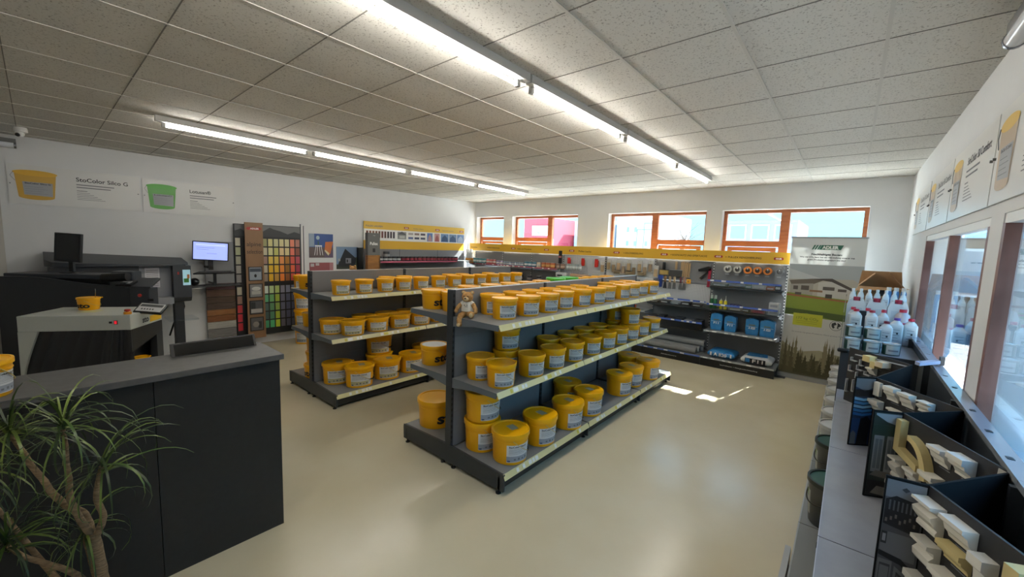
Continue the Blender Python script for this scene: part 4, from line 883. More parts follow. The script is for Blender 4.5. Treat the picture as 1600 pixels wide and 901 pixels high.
# packaged tools on the mesh panels
rn = random.Random(11)
k = 0
def pack(x, z, w, h, c, label, nm='tool_package', g_='carded goods on the mesh wall', redtab=False):
    t = thing(nm, label, 'package', (x, WY-.04, z), 0, g_)
    MB().box(-w/2, w/2, -.012, -.008, 0, h, C('#c9c6c0', .4)).build('card', t)
    g = MB(); g.bbox(-w*.36, w*.36, -.04, -.0125, h*.10, h*.72, C(c, .5), .008); g.build('content', t)
    MB().tube([(0, .03, h*.92), (0, -.05, h*.92)], .003, M_LTGREY, 6).build('hook', t)
    if redtab: MB().box(-.04, .04, -.046, -.044, h*.02, h*.9, mat('tab_red', '#c8281e', .4)).build('price_flag', t)
for i, (x, z, w, h, c) in enumerate(((-4.89, 1.55, .11, .2, '#b03028'), (-4.53, 1.56, .10, .19, '#a8342c'), (-4.20, 1.55, .12, .2, '#a82824'))): pack(x, z, w, h, c, ['red flagged card, first on the mesh wall', 'red flagged card, middle of the three on the mesh wall', 'red flagged card beside the wooden brushes'][i], redtab=True)
BR = ['#a58a68', '#9c8260', '#8c7658', '#b09472', '#94806a', '#a08866', '#7c6a52', '#a89070', '#9a8468', '#8a7660', '#b39a7a']
for i in range(11): pack(-4.06+.112*i+(0 if i < 1 else .03), 1.50+rn.uniform(-.02, .02)-(.0 if i % 2 else .06), .095, .24, BR[i], 'carded wooden handled brush, %s in the brush row under the header' % ORD[i])
for i in range(9): pack(-4.95+.24*i, 1.26+rn.uniform(-.01, .01), .16, .14, ['#6e6a70', '#8c5e5c', '#5c6878', '#8c7c74', '#7e6268', '#686c7c', '#8a7068', '#7a7c80', '#6a5c58'][i], 'small card %s in the lower row on the mesh wall' % ORD[i])
for i in range(3): pack(-3.20+.0*i-.26*i, 1.44, .20, .10, '#7c6c50', ['brown roller sleeve pack beside the hanging brush and trowel', 'brown roller sleeve pack, middle one under the header', 'brown roller sleeve pack next to the brush cards'][i])
t = thing('paper_roll', 'brown masking paper roll lying on the island side of the mesh wall', 'roll', (-4.72, 7.62, 1.30))
MB().tube([(0, 0, .05), (.62, 0, .02)], .045, C('#a8886c', .6), 18).build('paper', t, 40); MB().tube([(.62, 0, .02), (.625, 0, .02)], .022, M_DARK, 14).build('core', t)
t = thing('plastic_wrap', 'crumpled clear plastic pack next to the masking paper roll', 'package', (-4.95, 7.62, 1.28))
g = MB(); g.bbox(-.14, .16, -.08, .08, 0, .12, mat('clear_wrap', '#b8b8bc', .15), .03); g.build('wrap', t, 40); MB().box(-.08, .05, -.085, -.081, .03, .07, M_DARK).build('label', t)
t = thing('roller_pole', 'dark roller pole leaning where the mesh wall begins', 'tool', (-5.06, 7.60, 1.0))
MB().tube([(0, 0, 0), (.005, .08, .62)], .012, M_LTGREY, 10).build('shaft', t); MB().bbox(-.03, .04, .04, .09, .50, .88, M_BLACKP, .012).build('grip', t); MB().box(-.032, .042, .038, .06, .72, .76, C('#9c5c5c')).build('band', t)
for z, x0, x1, c in ((.83, -4.9, -3.1, 0), ):
    for i in range(7):
        t = thing('paint_tray', 'stacked tray %s on the shaded shelf behind the island end' % ORD[i], 'tray', (x0+.26*i, 7.62, .801), 0, 'trays on the shaded shelf')
        MB().bbox(-.11, .11, -.13, .13, 0, .06+.03*(i % 3), C(['#c4562c', '#30343a', '#b0b2b4', '#3a3e44', '#5a4c48', '#8c8e92', '#c4562c'][i]), .012).build('tray', t); MB().box(-.09, .09, -.132, -.131, .01, .03, M_WHITE).build('label', t)
# small goods in the blue railed bins
def goods(label, x, y, z, w, d, h, c, top=None, name='small_box', grp='goods in the blue railed shelves'):
    t = thing(name, label, 'package', (x, y, z), 0, grp)
    MB().bbox(-w/2, w/2, -d/2, d/2, 0, h, C(c, .5), min(.008, h*.2)).build('carton', t)
    MB().box(-w*.35, w*.35, -d/2-.001, -d/2, h*.3, h*.7, C(top or '#c8c8c8')).build('label', t)
goods('grey sanding pad pack at the near end of the upper blue railed shelf', -1.72, 7.68, 1.371, .26, .12, .055, '#7c8078')
goods('teal pack on the upper blue railed shelf', -1.28, 7.68, 1.371, .10, .1, .06, '#7c9a94'); goods('white pack on the upper blue railed shelf', -1.13, 7.68, 1.371, .20, .1, .09, '#b8b4b0'); goods('orange topped pack on the upper blue railed shelf', -.97, 7.68, 1.371, .12, .1, .06, '#a8623c'); goods('black round pack at the end of the upper blue railed shelf', -.87, 7.70, 1.371, .09, .1, .09, '#26262a')
goods('grey hook pack beside the cleaner bottles', -1.43, 7.58, .986, .22, .1, .05, '#7c7a74'); goods('dusky pack in the middle of the lower blue railed shelf', -1.10, 7.58, .986, .20, .1, .06, '#8c6464', '#b04c5c'); goods('dark pack in the lower blue railed shelf', -1.28, 7.60, .986, .12, .1, .05, '#2c3634')
for i in range(2): goods(['white box under another at the shelf end', 'white box on top of another at the shelf end'][i], -.885, 7.58, .986+.101*i, .14, .12, .10, '#b4b6b8', '#8c9098')
for i in range(5): goods('tool tray item %s along the lower blue rail, under the hanging tools' % ORD[i], -2.80+.19*i, 7.60, .986, .16, .16, [.03, .05, .035, .06, .04][i], ['#4a4a44', '#34383a', '#8c8e90', '#3a3230', '#4c4034'][i])
for i in range(6): goods('dark item %s in the smoky bin above the film rolls' % ORD[i], -2.82+.165*i, 7.62, .601, .14, .2, .13+.02*(i % 2), ['#33302f', '#2a2c30', '#3c3534', '#2b3038', '#8c8c90', '#303236'][i], ['#8a8c90', '#3c3e44', '#a05a48', '#444', '#c8c8cc', '#707074'][i].ljust(7, '4') if False else None)
for i, (x, c, cap) in enumerate(((-1.815, '#186838', '#b8c4bc'), (-1.755, '#1a6c3c', '#b8c4bc'), (-1.665, '#d0c020', '#c8ccc8'), (-1.595, '#d4c41c', '#c4c8c4'))):
    t = thing('cartridge', ['green labelled spray bottle beside the caulking gun', 'green labelled spray bottle next to the yellow cartridges', 'yellow cartridge with a short nozzle', 'yellow cartridge with a tall white nozzle'][i], 'bottle', (x, 7.60, .986), 0, 'bottles on the blue railed shelf')
    hh = .16 if i < 2 else .14
    MB().lathe([(.026, 0), (.026, hh), (.02, hh+.01)], C(c, .4), 18).build('body', t, 40)
    MB().lathe([(.02, hh+.01), (.02, hh+.07)] if i < 2 else [(.018, hh+.01), (.006, hh+.03), (.004, hh+(.045 if i == 2 else .095))], C(cap, .4), 14).build('nozzle', t, 40)
for i in range(3):
    t = thing('purple_pouch', ['dark purple pouch next to the yellow cartridges', 'dark purple pouch, middle of three', 'dark purple pouch with a white corner'][i], 'package', (-1.50+.055*i, 7.60, .986), .2, 'purple pouches')
    MB().prism([(-.035, -.03, 0), (.03, -.03, 0), (.05, -.03, .10), (-.02, -.03, .11)], (0, .05, 0), C('#2c2450', .3)).build('pouch', t); MB().box(-.01, .02, -.0315, -.0302, .06, .09, C('#a8a4c0')).build('label', t)

# ------------------------------------------------------------------ cans
def can(r, h, body, lidc, band=None):
    t = thing('paint_can', 'can', 'can')
    MB().lathe([(r*.96, 0), (r, .003), (r, h-.006), (r*.95, h-.003)], body, 20).build('body', t, 40)
    MB().lathe([(r*1.02, h-.006), (r*1.02, h), (r*.93, h), (r*.92, h-.004), (.001, h-.004)], lidc, 20, cap=False).build('lid', t, 40)
    if band: MB().lathe([(r+.0006, h*.25), (r+.0006, h*.62)], band, 20, cap=False).build('label', t, 40)
    return t
SIL = mat('can_silver', '#9a9c9e', .3, .6)
cd = [('#4c8890', '#c4ccd0', 4, .055, .13), ('#b0504c', '#cfc4bc', 3, .05, .12), ('#8a7aa0', '#d8d4d0', 2, .05, .10), ('#6c7c90', '#c0c4c8', 7, .042, .085), ('#3c6c80', '#c8ccd0', 3, .055, .12), ('#c8b498', '#c4c0b8', 1, .05, .12), ('#b0603c', '#c89c60', 3, .06, .125), ('#8c6c60', '#b8a090', 2, .055, .12), ('#a0a8a8', '#d8dcdc', 5, .035, .13)]
x = -7.86; n = 0
for c, b, cnt, r, h in cd:
    pr = can(r, h, C(c, .4), SIL, C(b, .4))
    for i in range(cnt):
        place(pr, 'paint can %d-th from the room corner on the long can shelf under the header'.replace('%d-th', ORD[n % 20] if n < 20 else 'number '+str(n+1)) % () if False else '%s%s can %s in its row on the long can shelf' % ({'#4c8890': 'teal', '#b0504c': 'red', '#8a7aa0': 'lilac', '#6c7c90': 'small blue grey', '#3c6c80': 'dark blue', '#c8b498': 'cream', '#b0603c': 'orange brown', '#8c6c60': 'brown', '#a0a8a8': 'narrow silver'}[c], '', ORD[i]), (x+r, 7.665, 1.471), 0, 'cans on the long can shelf')
        x += 2*r+.008; n += 1
    x += .03
pr = can(.06, .14, C('#3a3a3e', .4), SIL, C('#8c8484', .5))
for i in range(9): place(pr, 'grey labelled can %s on the shaded shelf under the long can shelf' % ORD[i], (-7.7+.28*i+.1, 7.68, 1.121), 0, 'cans on the shaded shelf')
t = thing('leaflet_holder', 'clear leaflet holder with orange base standing at the room corner', 'holder', (-7.98, 7.46, 1.47))
t.location = (-7.93, 7.58, 1.47)
g = MB(); g.box(-.12, .12, -.03, .03, 0, .12, C('#d08c28', .4)); g.build('base', t)
for i in range(3): MB().box(-.10+.07*i, -.045+.07*i, -.02, .02, .12, .36, C('#c4c4c0', .4)).build('sample', t)
g = MB(); g.text('ADLER', (-.09, -.031, .03), X3, Z3, .03, M_INK, w=.18, bold=.05); g.build('lettering', t)

# ------------------------------------------------------------------ wall shelf on the poster wall
t = thing('wall_shelf', 'paint shelf on the poster wall with a yellow and white printed header', 'shelving', (XL, 4.5, 0)); LS = t
LY = 3.12  # length
g = MB(); g.box(.05, .07, .15, LY, .10, 1.78, M_PANEL); g.box(.069, .0705, 1.04, 1.05, 1.5, 1.78, M_DARK); g.box(.069, .0705, 2.18, 2.19, 1.5, 1.78, M_DARK); g.build('back_panel', t)
g = MB(); g.box(.0, .07, .0, .12, .05, 1.8, M_DARKER); g.build('upright', t)
g = MB(); g.box(.03, .05, .15, LY, 1.78, 1.97, M_SIGN); g.box(.03, .05, .15, LY, 1.97, 2.22, M_WHITE); g.box(.03, .05, .15, LY, 2.22, 2.385, mat('sign_yellow_pale', '#d9b248', .45)); hb = g.build('header_board', t)
g = MB(); y0 = .20
for i in range(10): g.box(.0501, .052, y0+.075*i, y0+.075*i+.05, 2.03, 2.18, C(['#6c4030', '#7c4c34', '#74503c', '#684434', '#5c3c34', '#6a3c38', '#5c4034', '#40383c', '#44343c', '#38303c'][i]))
g.box(.0501, .052, 1.0, 1.24, 2.02, 2.19, C('#8a8c8c')); g.prism([(.0522, .99, 2.13), (.0522, 1.12, 2.20), (.0522, 1.25, 2.12)], (.001, 0, 0), C('#54585c')); g.box(.0522, .053, 1.05, 1.2, 2.04, 2.10, C('#b8bab8'))
for i in range(6): g.box(.0501, .052, 1.30+.18*(i % 3), 1.44+.18*(i % 3), 2.13-.10*(i//3), 2.18-.10*(i//3), C(['#a8a4a4', '#8c7c78', '#5c5460', '#5c6c98', '#40485c', '#50586c'][i]))
for i, (a, b, c, d) in enumerate(((1.86, 2.03, '#5c7cb4', '#b08c8c'), (2.09, 2.26, '#c09494', '#a05c5c'), (2.30, 2.56, '#6c88b0', '#3c5478'), (2.58, 2.84, '#7088a8', '#40587c'), (2.86, 3.11, '#6480ac', '#a8b8cc'))):
    g.box(.0501, .052, a, b, 1.99, 2.20, C(c)); g.prism([(.0522, a+.02, 2.0), (.0522, b-.02, 2.0), (.0522, b-.04, 2.10), (.0522, (a+b)/2, 2.17), (.0522, a+.04, 2.10)], (.001, 0, 0), C(d))
g.text('PULLEX LASUREN', (.0515, .19, 2.27), Y3, Z3, .035, M_INKG, w=.42, bold=.02); g.text('Pullex Aqua', (.0515, 1.45, 2.27), Y3, Z3, .03, M_INKG, w=.3); g.text('Lignovit Lasuren', (.0515, 2.35, 2.27), Y3, Z3, .03, M_INKG, w=.38)
for yy in (1.18, 2.12, 2.95): g.box(.0515, .053, yy, yy+.13, 2.265, 2.31, M_RED); g.text('ADLER', (.0535, yy+.02, 2.275), Y3, Z3, .022, M_WHITE, w=.09, bold=.05)
g.build('header_print', hb)
for z in (1.525, 1.10, .65):
    g = MB(); g.box(.07, .55, .25, 3.0, z-.02, z, M_GREY if z > 1.5 else M_DARK); o = g.build('shelf_board', t)
    MB().box(.55, .556, .25, 2.42, z-.03, z+.002, mat('rail_pink', '#a8566c', .4)).build('price_rail', o)
MB().box(.07, .64, .25, 3.0, 0, .16, M_DARK).build('base_shelf', t)
pk = can(.053, .10, C('#3a2a2c', .45), C('#1c1c20', .4), C('#8c2c3c', .4)); pk2 = can(.053, .10, C('#26262a', .45), C('#1c1c20', .4), C('#a8a8a8', .4))
for i in range(20): place(pk2 if i < 5 else pk, 'dark wood stain can %s from the tower end on the poster wall shelf' % ORD[i], (XL+.48, 4.78+.114*i, 1.526), 0, 'wood stain cans on the poster wall shelf')
t = thing('product_tower', 'grey and wood display tower lettered Pullex beside the poster wall shelf', 'display', (-7.78, 4.44, .60))
g = MB(); g.box(0, .10, 0, .28, 1.06, 1.52, mat('tower_grey', '#5a5b5a', .5)); g.build('header', t)
g = MB(); g.box(0, .10, 0, .28, 0, 1.055, noisy('tower_wood', '#8c5e28', '#7a5020', 3, .5, stretch=(1, 1, 8))); g.box(.0, .10, .26, .285, 0, 1.06, C('#b08a60')); g.build('body', t)
g = MB(); g.text('Pullex', (.1015, .05, 1.27), Y3, Z3, .06, M_WHITE, w=.18, bold=.02); g.text('ADLER', (.1015, .12, 1.46), Y3, Z3, .012, M_WHITE, w=.05); g.box(.1003, .102, .11, .17, 1.12, 1.20, M_BLACKP); g.build('lettering', t)
t = thing('paint_can', 'dark round can standing above the stain cans near the tower', 'can', (XL+.28, 5.06, 1.526)); MB().lathe([(.07, 0), (.07, .20), (.066, .205)], C('#2b2b2e'), 20).build('body', t, 40); MB().lathe([(.0706, .05), (.0706, .15)], C('#888'.ljust(7, '8')), 20, cap=False).build('label', t, 40)

# ------------------------------------------------------------------ roll-up banner
t = thing('roll_up_banner', 'tall roll-up banner headed ADLER with house, meadow and forest prints', 'banner', (-.765, 7.72, 0))
g = MB(); g.box(0, .92, -.06, .08, .0, .07, mat('banner_base', '#9a9c9e', .35, .6)); g.build('base', t)
g = MB(); g.box(-.1, .12, -.16, .16, 0, .012, M_DARK); g.box(.75, .97, -.16, .16, 0, .012, M_DARK); g.build('foot', t)
MB().box(0, .92, -.005, .012, 2.22, 2.245, mat('banner_bar', '#a4a6a8', .35, .6)).build('top_bar', t)
bm_ = mat('banner_cloth', '#cfcfcc', .6)
bn = bm_.node_tree; bp_ = bn.nodes['Principled BSDF']; tl = bn.nodes.new('ShaderNodeBsdfTranslucent'); tl.inputs[0].default_value = (.8, .8, .78, 1); mxs = bn.nodes.new('ShaderNodeMixShader'); mxs.inputs[0].default_value = .22
bn.links.new(bp_.outputs[0], mxs.inputs[1]); bn.links.new(tl.outputs[0], mxs.inputs[2]); bn.links.new(mxs.outputs[0], bn.nodes['Material Output'].inputs[0])
cl = MB().box(.01, .91, .0, .002, .07, 2.22, bm_).build('cloth', t)
g = MB(); Y_ = -.001
def q(x0, x1, z0, z1, c, d=0): g.box(x0, x1, Y_-.0008-d, Y_-d, z0, z1, C(c, .55))
def pp(pts, c, d=.001): g.prism([(x, Y_-d, z) for x, z in pts], (0, -.0006, 0), C(c, .55))
pp([(.35, 2.045), (.84, 2.045), (.87, 2.13), (.38, 2.13)][:0] or [(.36, 2.05), (.62, 2.05), (.65, 2.12), (.39, 2.12)], '#2c6450')
for i in range(3): pp([(.27+.033*i, 2.05), (.29+.033*i, 2.05), (.32+.033*i, 2.12), (.30+.033*i, 2.12)], '#2c6450')
g.text('ADLER', (.395, Y_-.002, 2.063), X3, Z3, .042, M_WHITE, w=.20, bold=.06)
g.text('Nachhaltiges Bauen:', (.46, Y_-.001, 1.965), X3, Z3, .027, M_INK, w=.37, al='c', bold=.04)
g.text('Wie viel CO\u2082 kann bei der Herstellung unserer top', (.46, Y_-.001, 1.925), X3, Z3, .019, M_INK, w=.66, al='c', bold=.03)
g.text('green-Produkte eingespart werden?', (.46, Y_-.001, 1.885), X3, Z3, .019, M_INK, w=.46, al='c', bold=.03)
q(.01, .91, 1.45, 1.82, '#a9b0b4'); pp([(.01, 1.75), (.4, 1.62), (.91, 1.5), (.91, 1.42), (.01, 1.42)], '#bfc3c4', .0009)
pp([(.01, 1.35), (.91, 1.30), (.91, 1.55), (.80, 1.62), (.01, 1.58)], '#b4b0a4', .0012)                       # house zone
pp([(.03, 1.56), (.30, 1.60), (.50, 1.61), (.34, 1.52), (.06, 1.50)], '#6c6258', .002); pp([(.30, 1.60), (.56, 1.62), (.84, 1.47), (.80, 1.45), (.56, 1.57)], '#4e4844', .0024)
pp([(.05, 1.50), (.34, 1.53), (.34, 1.30), (.05, 1.34)], '#a09c94', .0022); pp([(.40, 1.55), (.56, 1.58), (.78, 1.46), (.78, 1.30), (.40, 1.30)], '#c4c2bc', .0022)
for a in ((.09, .15, 1.42, 1.48), (.19, .29, 1.42, 1.49), (.46, .60, 1.44, 1.49), (.64, .74, 1.43, 1.47), (.12, .2, 1.34, 1.38), (.50, .58, 1.32, 1.38)): q(*a, '#56504c', .003)
q(.30, .46, 1.40, 1.43, '#8a6a50', .0031); pp([(.82, 1.30), (.91, 1.28), (.91, 1.52), (.86, 1.5)], '#5c7048', .0025)
pp([(.01, 1.02), (.91, .98), (.91, 1.31), (.5, 1.33), (.01, 1.37)], '#7f9036', .0026); pp([(.01, 1.02), (.30, 1.06), (.6, 1.00), (.91, .98), (.91, 1.08), (.5, 1.10), (.01, 1.12)], '#4c5c2c', .0034)
pp([(.01, 1.32), (.91, 1.27), (.91, 1.29), (.01, 1.345)], '#a05c44', .0034)
q(.01, .91, .07, 1.0, '#c6c5c0', .0004)
g.box(.13, .50, Y_-.0052, Y_-.004, .86, 1.05, C('#b9ba38', .5)); g.text('177 kg CO\u2082', (.17, Y_-.006, .96), X3, Z3, .035, C('#8c9430'), w=.28, bold=.03)
for i in range(2): g.box(.17, .44, Y_-.006, Y_-.0055, .90+.03*i, .905+.03*i, C('#8c9430'))
# globe
cxg, czg, rg = .665, .915, .075
ring = [(cxg+rg*math.cos(2*math.pi*k/30), czg+rg*math.sin(2*math.pi*k/30)) for k in range(30)]
pp(ring, '#2a2c2c', .003); pp([(cxg+(x-cxg)*.93, czg+(z-czg)*.93) for x, z in ring], '#c6c5c0', .0042)
for bl in ([(-.05, .03), (-.01, .055), (.01, .02), (-.02, .0), (-.01, -.03), (-.03, -.045), (-.05, -.01)], [(.015, .05), (.05, .03), (.06, .0), (.03, -.02), (.04, -.045), (.015, -.035), (.02, .01)]): pp([(cxg+a, czg+b) for a, b in bl], '#2a2c2c', .0055)
g.text('Zu unseren top green-Produkten: Werte gruener Farben', (.46, Y_-.002, .745), X3, Z3, .02, M_INKG, w=.66, al='c')
rn = random.Random(5)
pp([(.01, .07), (.91, .07), (.91, .52), (.75, .46), (.5, .50), (.25, .44), (.01, .58)], '#a39c80', .0008); pp([(.01, .07), (.91, .07), (.91, .34), (.75, .28), (.5, .34), (.25, .27), (.01, .40)], '#565238', .001)
for i in range(60):
    x = .03+.86*rn.random(); h = rn.uniform(.25, .55)*(1.05 if x < .25 or x > .5 else .75)*(1.15-.4*i/60); w = rn.uniform(.035, .06); z0 = .10; c = ['#857d60', '#776f50', '#665f42', '#565036', '#464229'][min(4, i//12)]; d = .0012+.00008*i
    pts = [(x-w, z0)]
    for k in range(5): zz = z0+h*(k+1)/6; pts += [(x-w*(1-k/5.5), zz), (x-w*.45*(1-k/6), zz+.004)]
    pts.append((x, z0+h)); pts += [(2*x-a, b) for a, b in pts[-2::-1]]
    g.prism([(min(.905, max(.012, a)), Y_-d, b) for a, b in pts], (0, -.0003, 0), C(c, .6))
g.build('print', cl)

# ------------------------------------------------------------------ shelving along the side windows
M_TOPG = noisy('side_shelf_top', '#8a8d93', '#93969c', 8, .28, lo=.3, hi=.7)
t = thing('side_shelf', 'long low grey shelf along the window side wall carrying moulding displays', 'shelving', (0, 0, 0)); SS = t
SY = [-.05, 1.02, 2.10, 3.18, 4.25]
for a, b in zip(SY, SY[1:]):
    g = MB(); g.box(.0, .50, a+.003, b-.003, .725, .75, M_TOPG); g.box(-.003, .0, a+.003, b-.003, .70, .752, mat('edge_white', '#b8bcc4', .3)); g.build('shelf_board', t)
for a, b in ((4.25, 4.66), ): MB().box(.0, .50, a+.003, b-.003, .725, .75, M_TOPG).build('shelf_board', t)
for a, b in ((4.68, 5.9), (5.9, 7.05)):
    g = MB(); g.box(.0, .51, a+.003, b-.003, 1.085, 1.11, M_TOPG); g.box(-.003, .0, a+.003, b-.003, 1.06, 1.112, M_DARK); g.build('shelf_board', t)
for a, b in zip(SY+[5.33, 6.4], SY[1:]+[5.33, 6.4, 7.05]):
    g = MB(); g.box(-.105, .50, a+.003, b-.003, .155, .18, M_GREY); g.box(-.112, -.105, a+.003, b-.003, .14, .182, M_LTGREY); g.box(-.10, -.09, a+.003, b-.003, .0, .15, M_DARK); g.build('base_shelf', t)
    MB().box(.515, .53, a+.002, b-.002, .0, 1.19, M_DARK).build('back_panel', t)
    g = MB(); g.box(.495, .55, a+.001, b-.001, 1.19, 1.215, mat('top_rail', '#9aa0a8', .2, .3)); r_ = random.Random(int(a*9)); yy = a+.2
    for i in range(3): g.box(.51, .53, yy, yy+.03, 1.2151, 1.217, M_DARK); yy += .31
    g.build('top_rail', t)
for y in SY+[5.33, 6.4, 7.06]:
    g = MB(); g.box(.48, .515, y-.012, y+.012, 0, 1.19, M_DARK); g.prism([(-.005, y-.003, .72), (.48, y-.003, .72), (.48, y-.003, .64), (.2, y-.003, .68), (-.005, y-.003, .695)], (0, .006, 0), M_DARK); g.prism([(-.105, y-.003, .15), (.48, y-.003, .15), (.48, y-.003, .02), (-.105, y-.003, .02)], (0, .006, 0), M_DARK); g.build('upright', t)
g = MB(); g.box(-.006, .50, 4.665, 4.68, .02, 1.11, M_DARK); g.bbox(-.03, .05, 4.63, 4.685, 1.095, 1.125, M_BLACKP, .01); g.build('end_panel', t)
MB().box(-.02, -.012, 4.70, 7.05, 1.11, 1.45, M_CLEAR).build('clear_guard', t)
g = MB(); g.box(-.155, -.125, 1.9, 2.95, .0, .13, M_LTGREY); g.build('bumper', t)
# crown moulding displays
def moulding(P0, ux, n, s, z, w, h, d, style, m, parent, name='moulding_sample'):
    # extruded profile: runs along ux, profile in (n, z)
    pr = {0: [(0, 0), (.15, 0), (.25, .18), (.5, .35), (.62, .62), (.9, .78), (1, .82), (1, 1), (0, 1)],
          1: [(0, 0), (.2, .0), (.2, .12), (.35, .3), (.75, .5), (.8, .68), (1, .72), (1, 1), (0, 1)],
          2: [(0, 0), (.35, .05), (.55, .2), (.6, .45), (.35, .6), (.4, .75), (.8, .85), (.8, 1), (0, 1)],
          3: [(0, 0), (.5, 0), (.5, .1), (.4, .2), (.8, .45), (.9, .62), (.45, .72), (.6, .82), (1, .9), (1, 1), (0, 1)],
          4: [(0, 0), (1, 0), (1, 1), (0, 1)]}[style]
    pts = [P0+ux*s+n*(a*d+.001)+Z3*(z-h+b*h) for a, b in pr]
    o = MB().prism(pts, ux*w*.8, m).build(name, parent)
    return o
def display(label, L, F, E, B, ztop, samples, picture):
    t = thing('moulding_display', label, 'display', (F[0], F[1], .751))
    o = Vector((F[0], F[1], 0)); z0, z1 = 0, ztop-.751
    def wall(a, b, th, name, m=None):
        a = Vector((a[0], a[1], 0))-o; b = Vector((b[0], b[1], 0))-o; d = (b-a).normalized(); n = Vector((-d.y, d.x, 0))
        g = MB(); g.prism([a, b, b+Z3*z1, a+Z3*z1], n*th, m or mat('display_black', '#121213', .85, spec=.2))
        return g.build(name, t), a, d, n
    if B: wall(F, B, .008, 'rear_panel')
    bo, a, ux, n = wall(F, E, .008, 'sample_board', mat('board_black', '#232325', .55)); n = -n       # towards the viewer
    if n.y > 0: n = -n
    for s, z, w, h, d, st, m in samples: moulding(a, ux, n, s, z-.751, w, h, d, st, m, t)
    g = MB()
    for s, z, w, h, d, st, m in samples:
        if z-h-.02 > .77: g.prism([a+ux*(s+.02)+n*.0012+Z3*(z-.751-h-.014), a+ux*(s+w*.8)+n*.0012+Z3*(z-.751-h-.014), a+ux*(s+w*.8)+n*.0012+Z3*(z-.751-h-.010), a+ux*(s+.02)+n*.0012+Z3*(z-.751-h-.010)], n*.0004, M_INKG)
    if g.v: g.build('caption', bo)
    if picture:
        po, a, ux, n = wall(L, F, .008, 'picture_panel'); n = -n
        wd = (Vector((F[0], F[1], 0))-Vector((L[0], L[1], 0))).length
        picture(po, a, ux, n, wd, z1)
    return t
class PW:   # draws flat shapes on a panel (u across, v up, both 0..1)
    def __init__(s, a, ux, n, w, h): s.a, s.ux, s.n, s.w, s.h, s.g = a, ux, n, w, h, MB()
    def p(s, pts, c, d=1):
        s.g.prism([s.a+s.ux*(u*s.w)+Z3*(v*s.h)+s.n*(.0006*d) for u, v in pts], s.n*.0004, C(c, .35)); return s
    def r(s, u0, u1, v0, v1, c, d=1): return s.p([(u0, v0), (u1, v0), (u1, v1), (u0, v1)], c, d)
def pic_blue(po, a, ux, n, w, h):
    k = PW(a, ux, n, w, h); k.r(.04, .96, .02, .98, '#23364e'); k.p([(.04, .86), (.5, .80), (.96, .86), (.96, .98), (.04, .98)], '#6e7074', 2); k.r(.04, .96, .72, .82, '#15161a', 2)
    for i, c in enumerate(('#7fb2d0', '#4a86b4', '#86b0c8', '#3c78a8', '#2f639a')): v = .70-.055*i; k.p([(.04, v-.03), (.5, v-.045), (.96, v-.02), (.96, v+.012), (.5, v-.01), (.04, v+.01)], c, 3)
    k.r(.04, .96, .02, .40, '#24406a', 2); k.p([(.35, .02), (.9, .02), (.95, .38), (.75, .44), (.45, .40)], '#14161c', 4); k.p([(.04, .02), (.3, .02), (.3, .18), (.15, .22), (.04, .18)], '#5c6468', 5); k.g.build('photo', po)
def pic_room(po, a, ux, n, w, h):
    k = PW(a, ux, n, w, h); k.r(.04, .96, .02, .98, '#26302c'); k.p([(.1, .97), (.96, .97), (.96, .84), (.5, .88), (.1, .95)], '#8a8d90', 2); k.r(.04, .96, .70, .84, '#22342c', 2)
    for u in (.12, .56): k.r(u, u+.34, .30, .72, '#7c7f80', 3); k.r(u+.05, u+.29, .34, .68, '#5c6264', 4); k.r(u+.15, u+.18, .34, .68, '#7c7f80', 5)
    k.p([(.1, .26), (.96, .22), (.96, .30), (.3, .32)], '#6a655e', 5); k.r(.04, .96, .02, .20, '#141416', 3); k.p([(.2, .05), (.96, .02), (.96, .12), (.4, .14)], '#7a756c', 5); k.g.build('photo', po)
def pic_kitchen(po, a, ux, n, w, h):
    k = PW(a, ux, n, w, h); k.r(.04, .96, .02, .98, '#4c4e52'); k.r(.04, .96, .84, .98, '#6e7074', 2); k.p([(.4, .92), (.5, .94), (.6, .92), (.5, .90)], '#34363a', 3)
    k.p([(.06, .62), (.9, .58), (.94, .76), (.7, .84), (.3, .86), (.06, .82)], '#1c1c20', 3)
    for i in range(7): k.r(.15+.1*i, .19+.1*i, .74, .82, '#55585c', 4); k.r(.1+.11*i, .15+.11*i, .64+.02*(i % 3), .67+.02*(i % 3), '#6c6660', 4)
    k.r(.06, .9, .36, .56, '#6a6c70', 3); k.r(.06, .2, .46, .56, '#26282a', 4); k.r(.09, .17, .48, .54, '#8a8c90', 5); k.p([(.04, .36), (.6, .32), (.96, .22), (.96, .28), (.6, .37), (.04, .40)], '#18191b', 4)
    k.r(.06, .40, .10, .33, '#6c6e70', 4); k.r(.10, .36, .13, .30, '#3c3e40', 5); k.r(.12, .34, .15, .28, '#6c6e70', 6); k.p([(.46, .04), (.92, .02), (.92, .22), (.46, .30)], '#6c6e70', 4); k.p([(.52, .06), (.86, .05), (.86, .2), (.52, .26)], '#3c3e40', 5); k.p([(.55, .08), (.83, .07), (.83, .18), (.55, .23)], '#6c6e70', 6); k.r(.04, .96, .0, .04, '#1a1a1c', 6); k.g.build('photo', po)
CR, BF = M_CREAM, M_BUFF
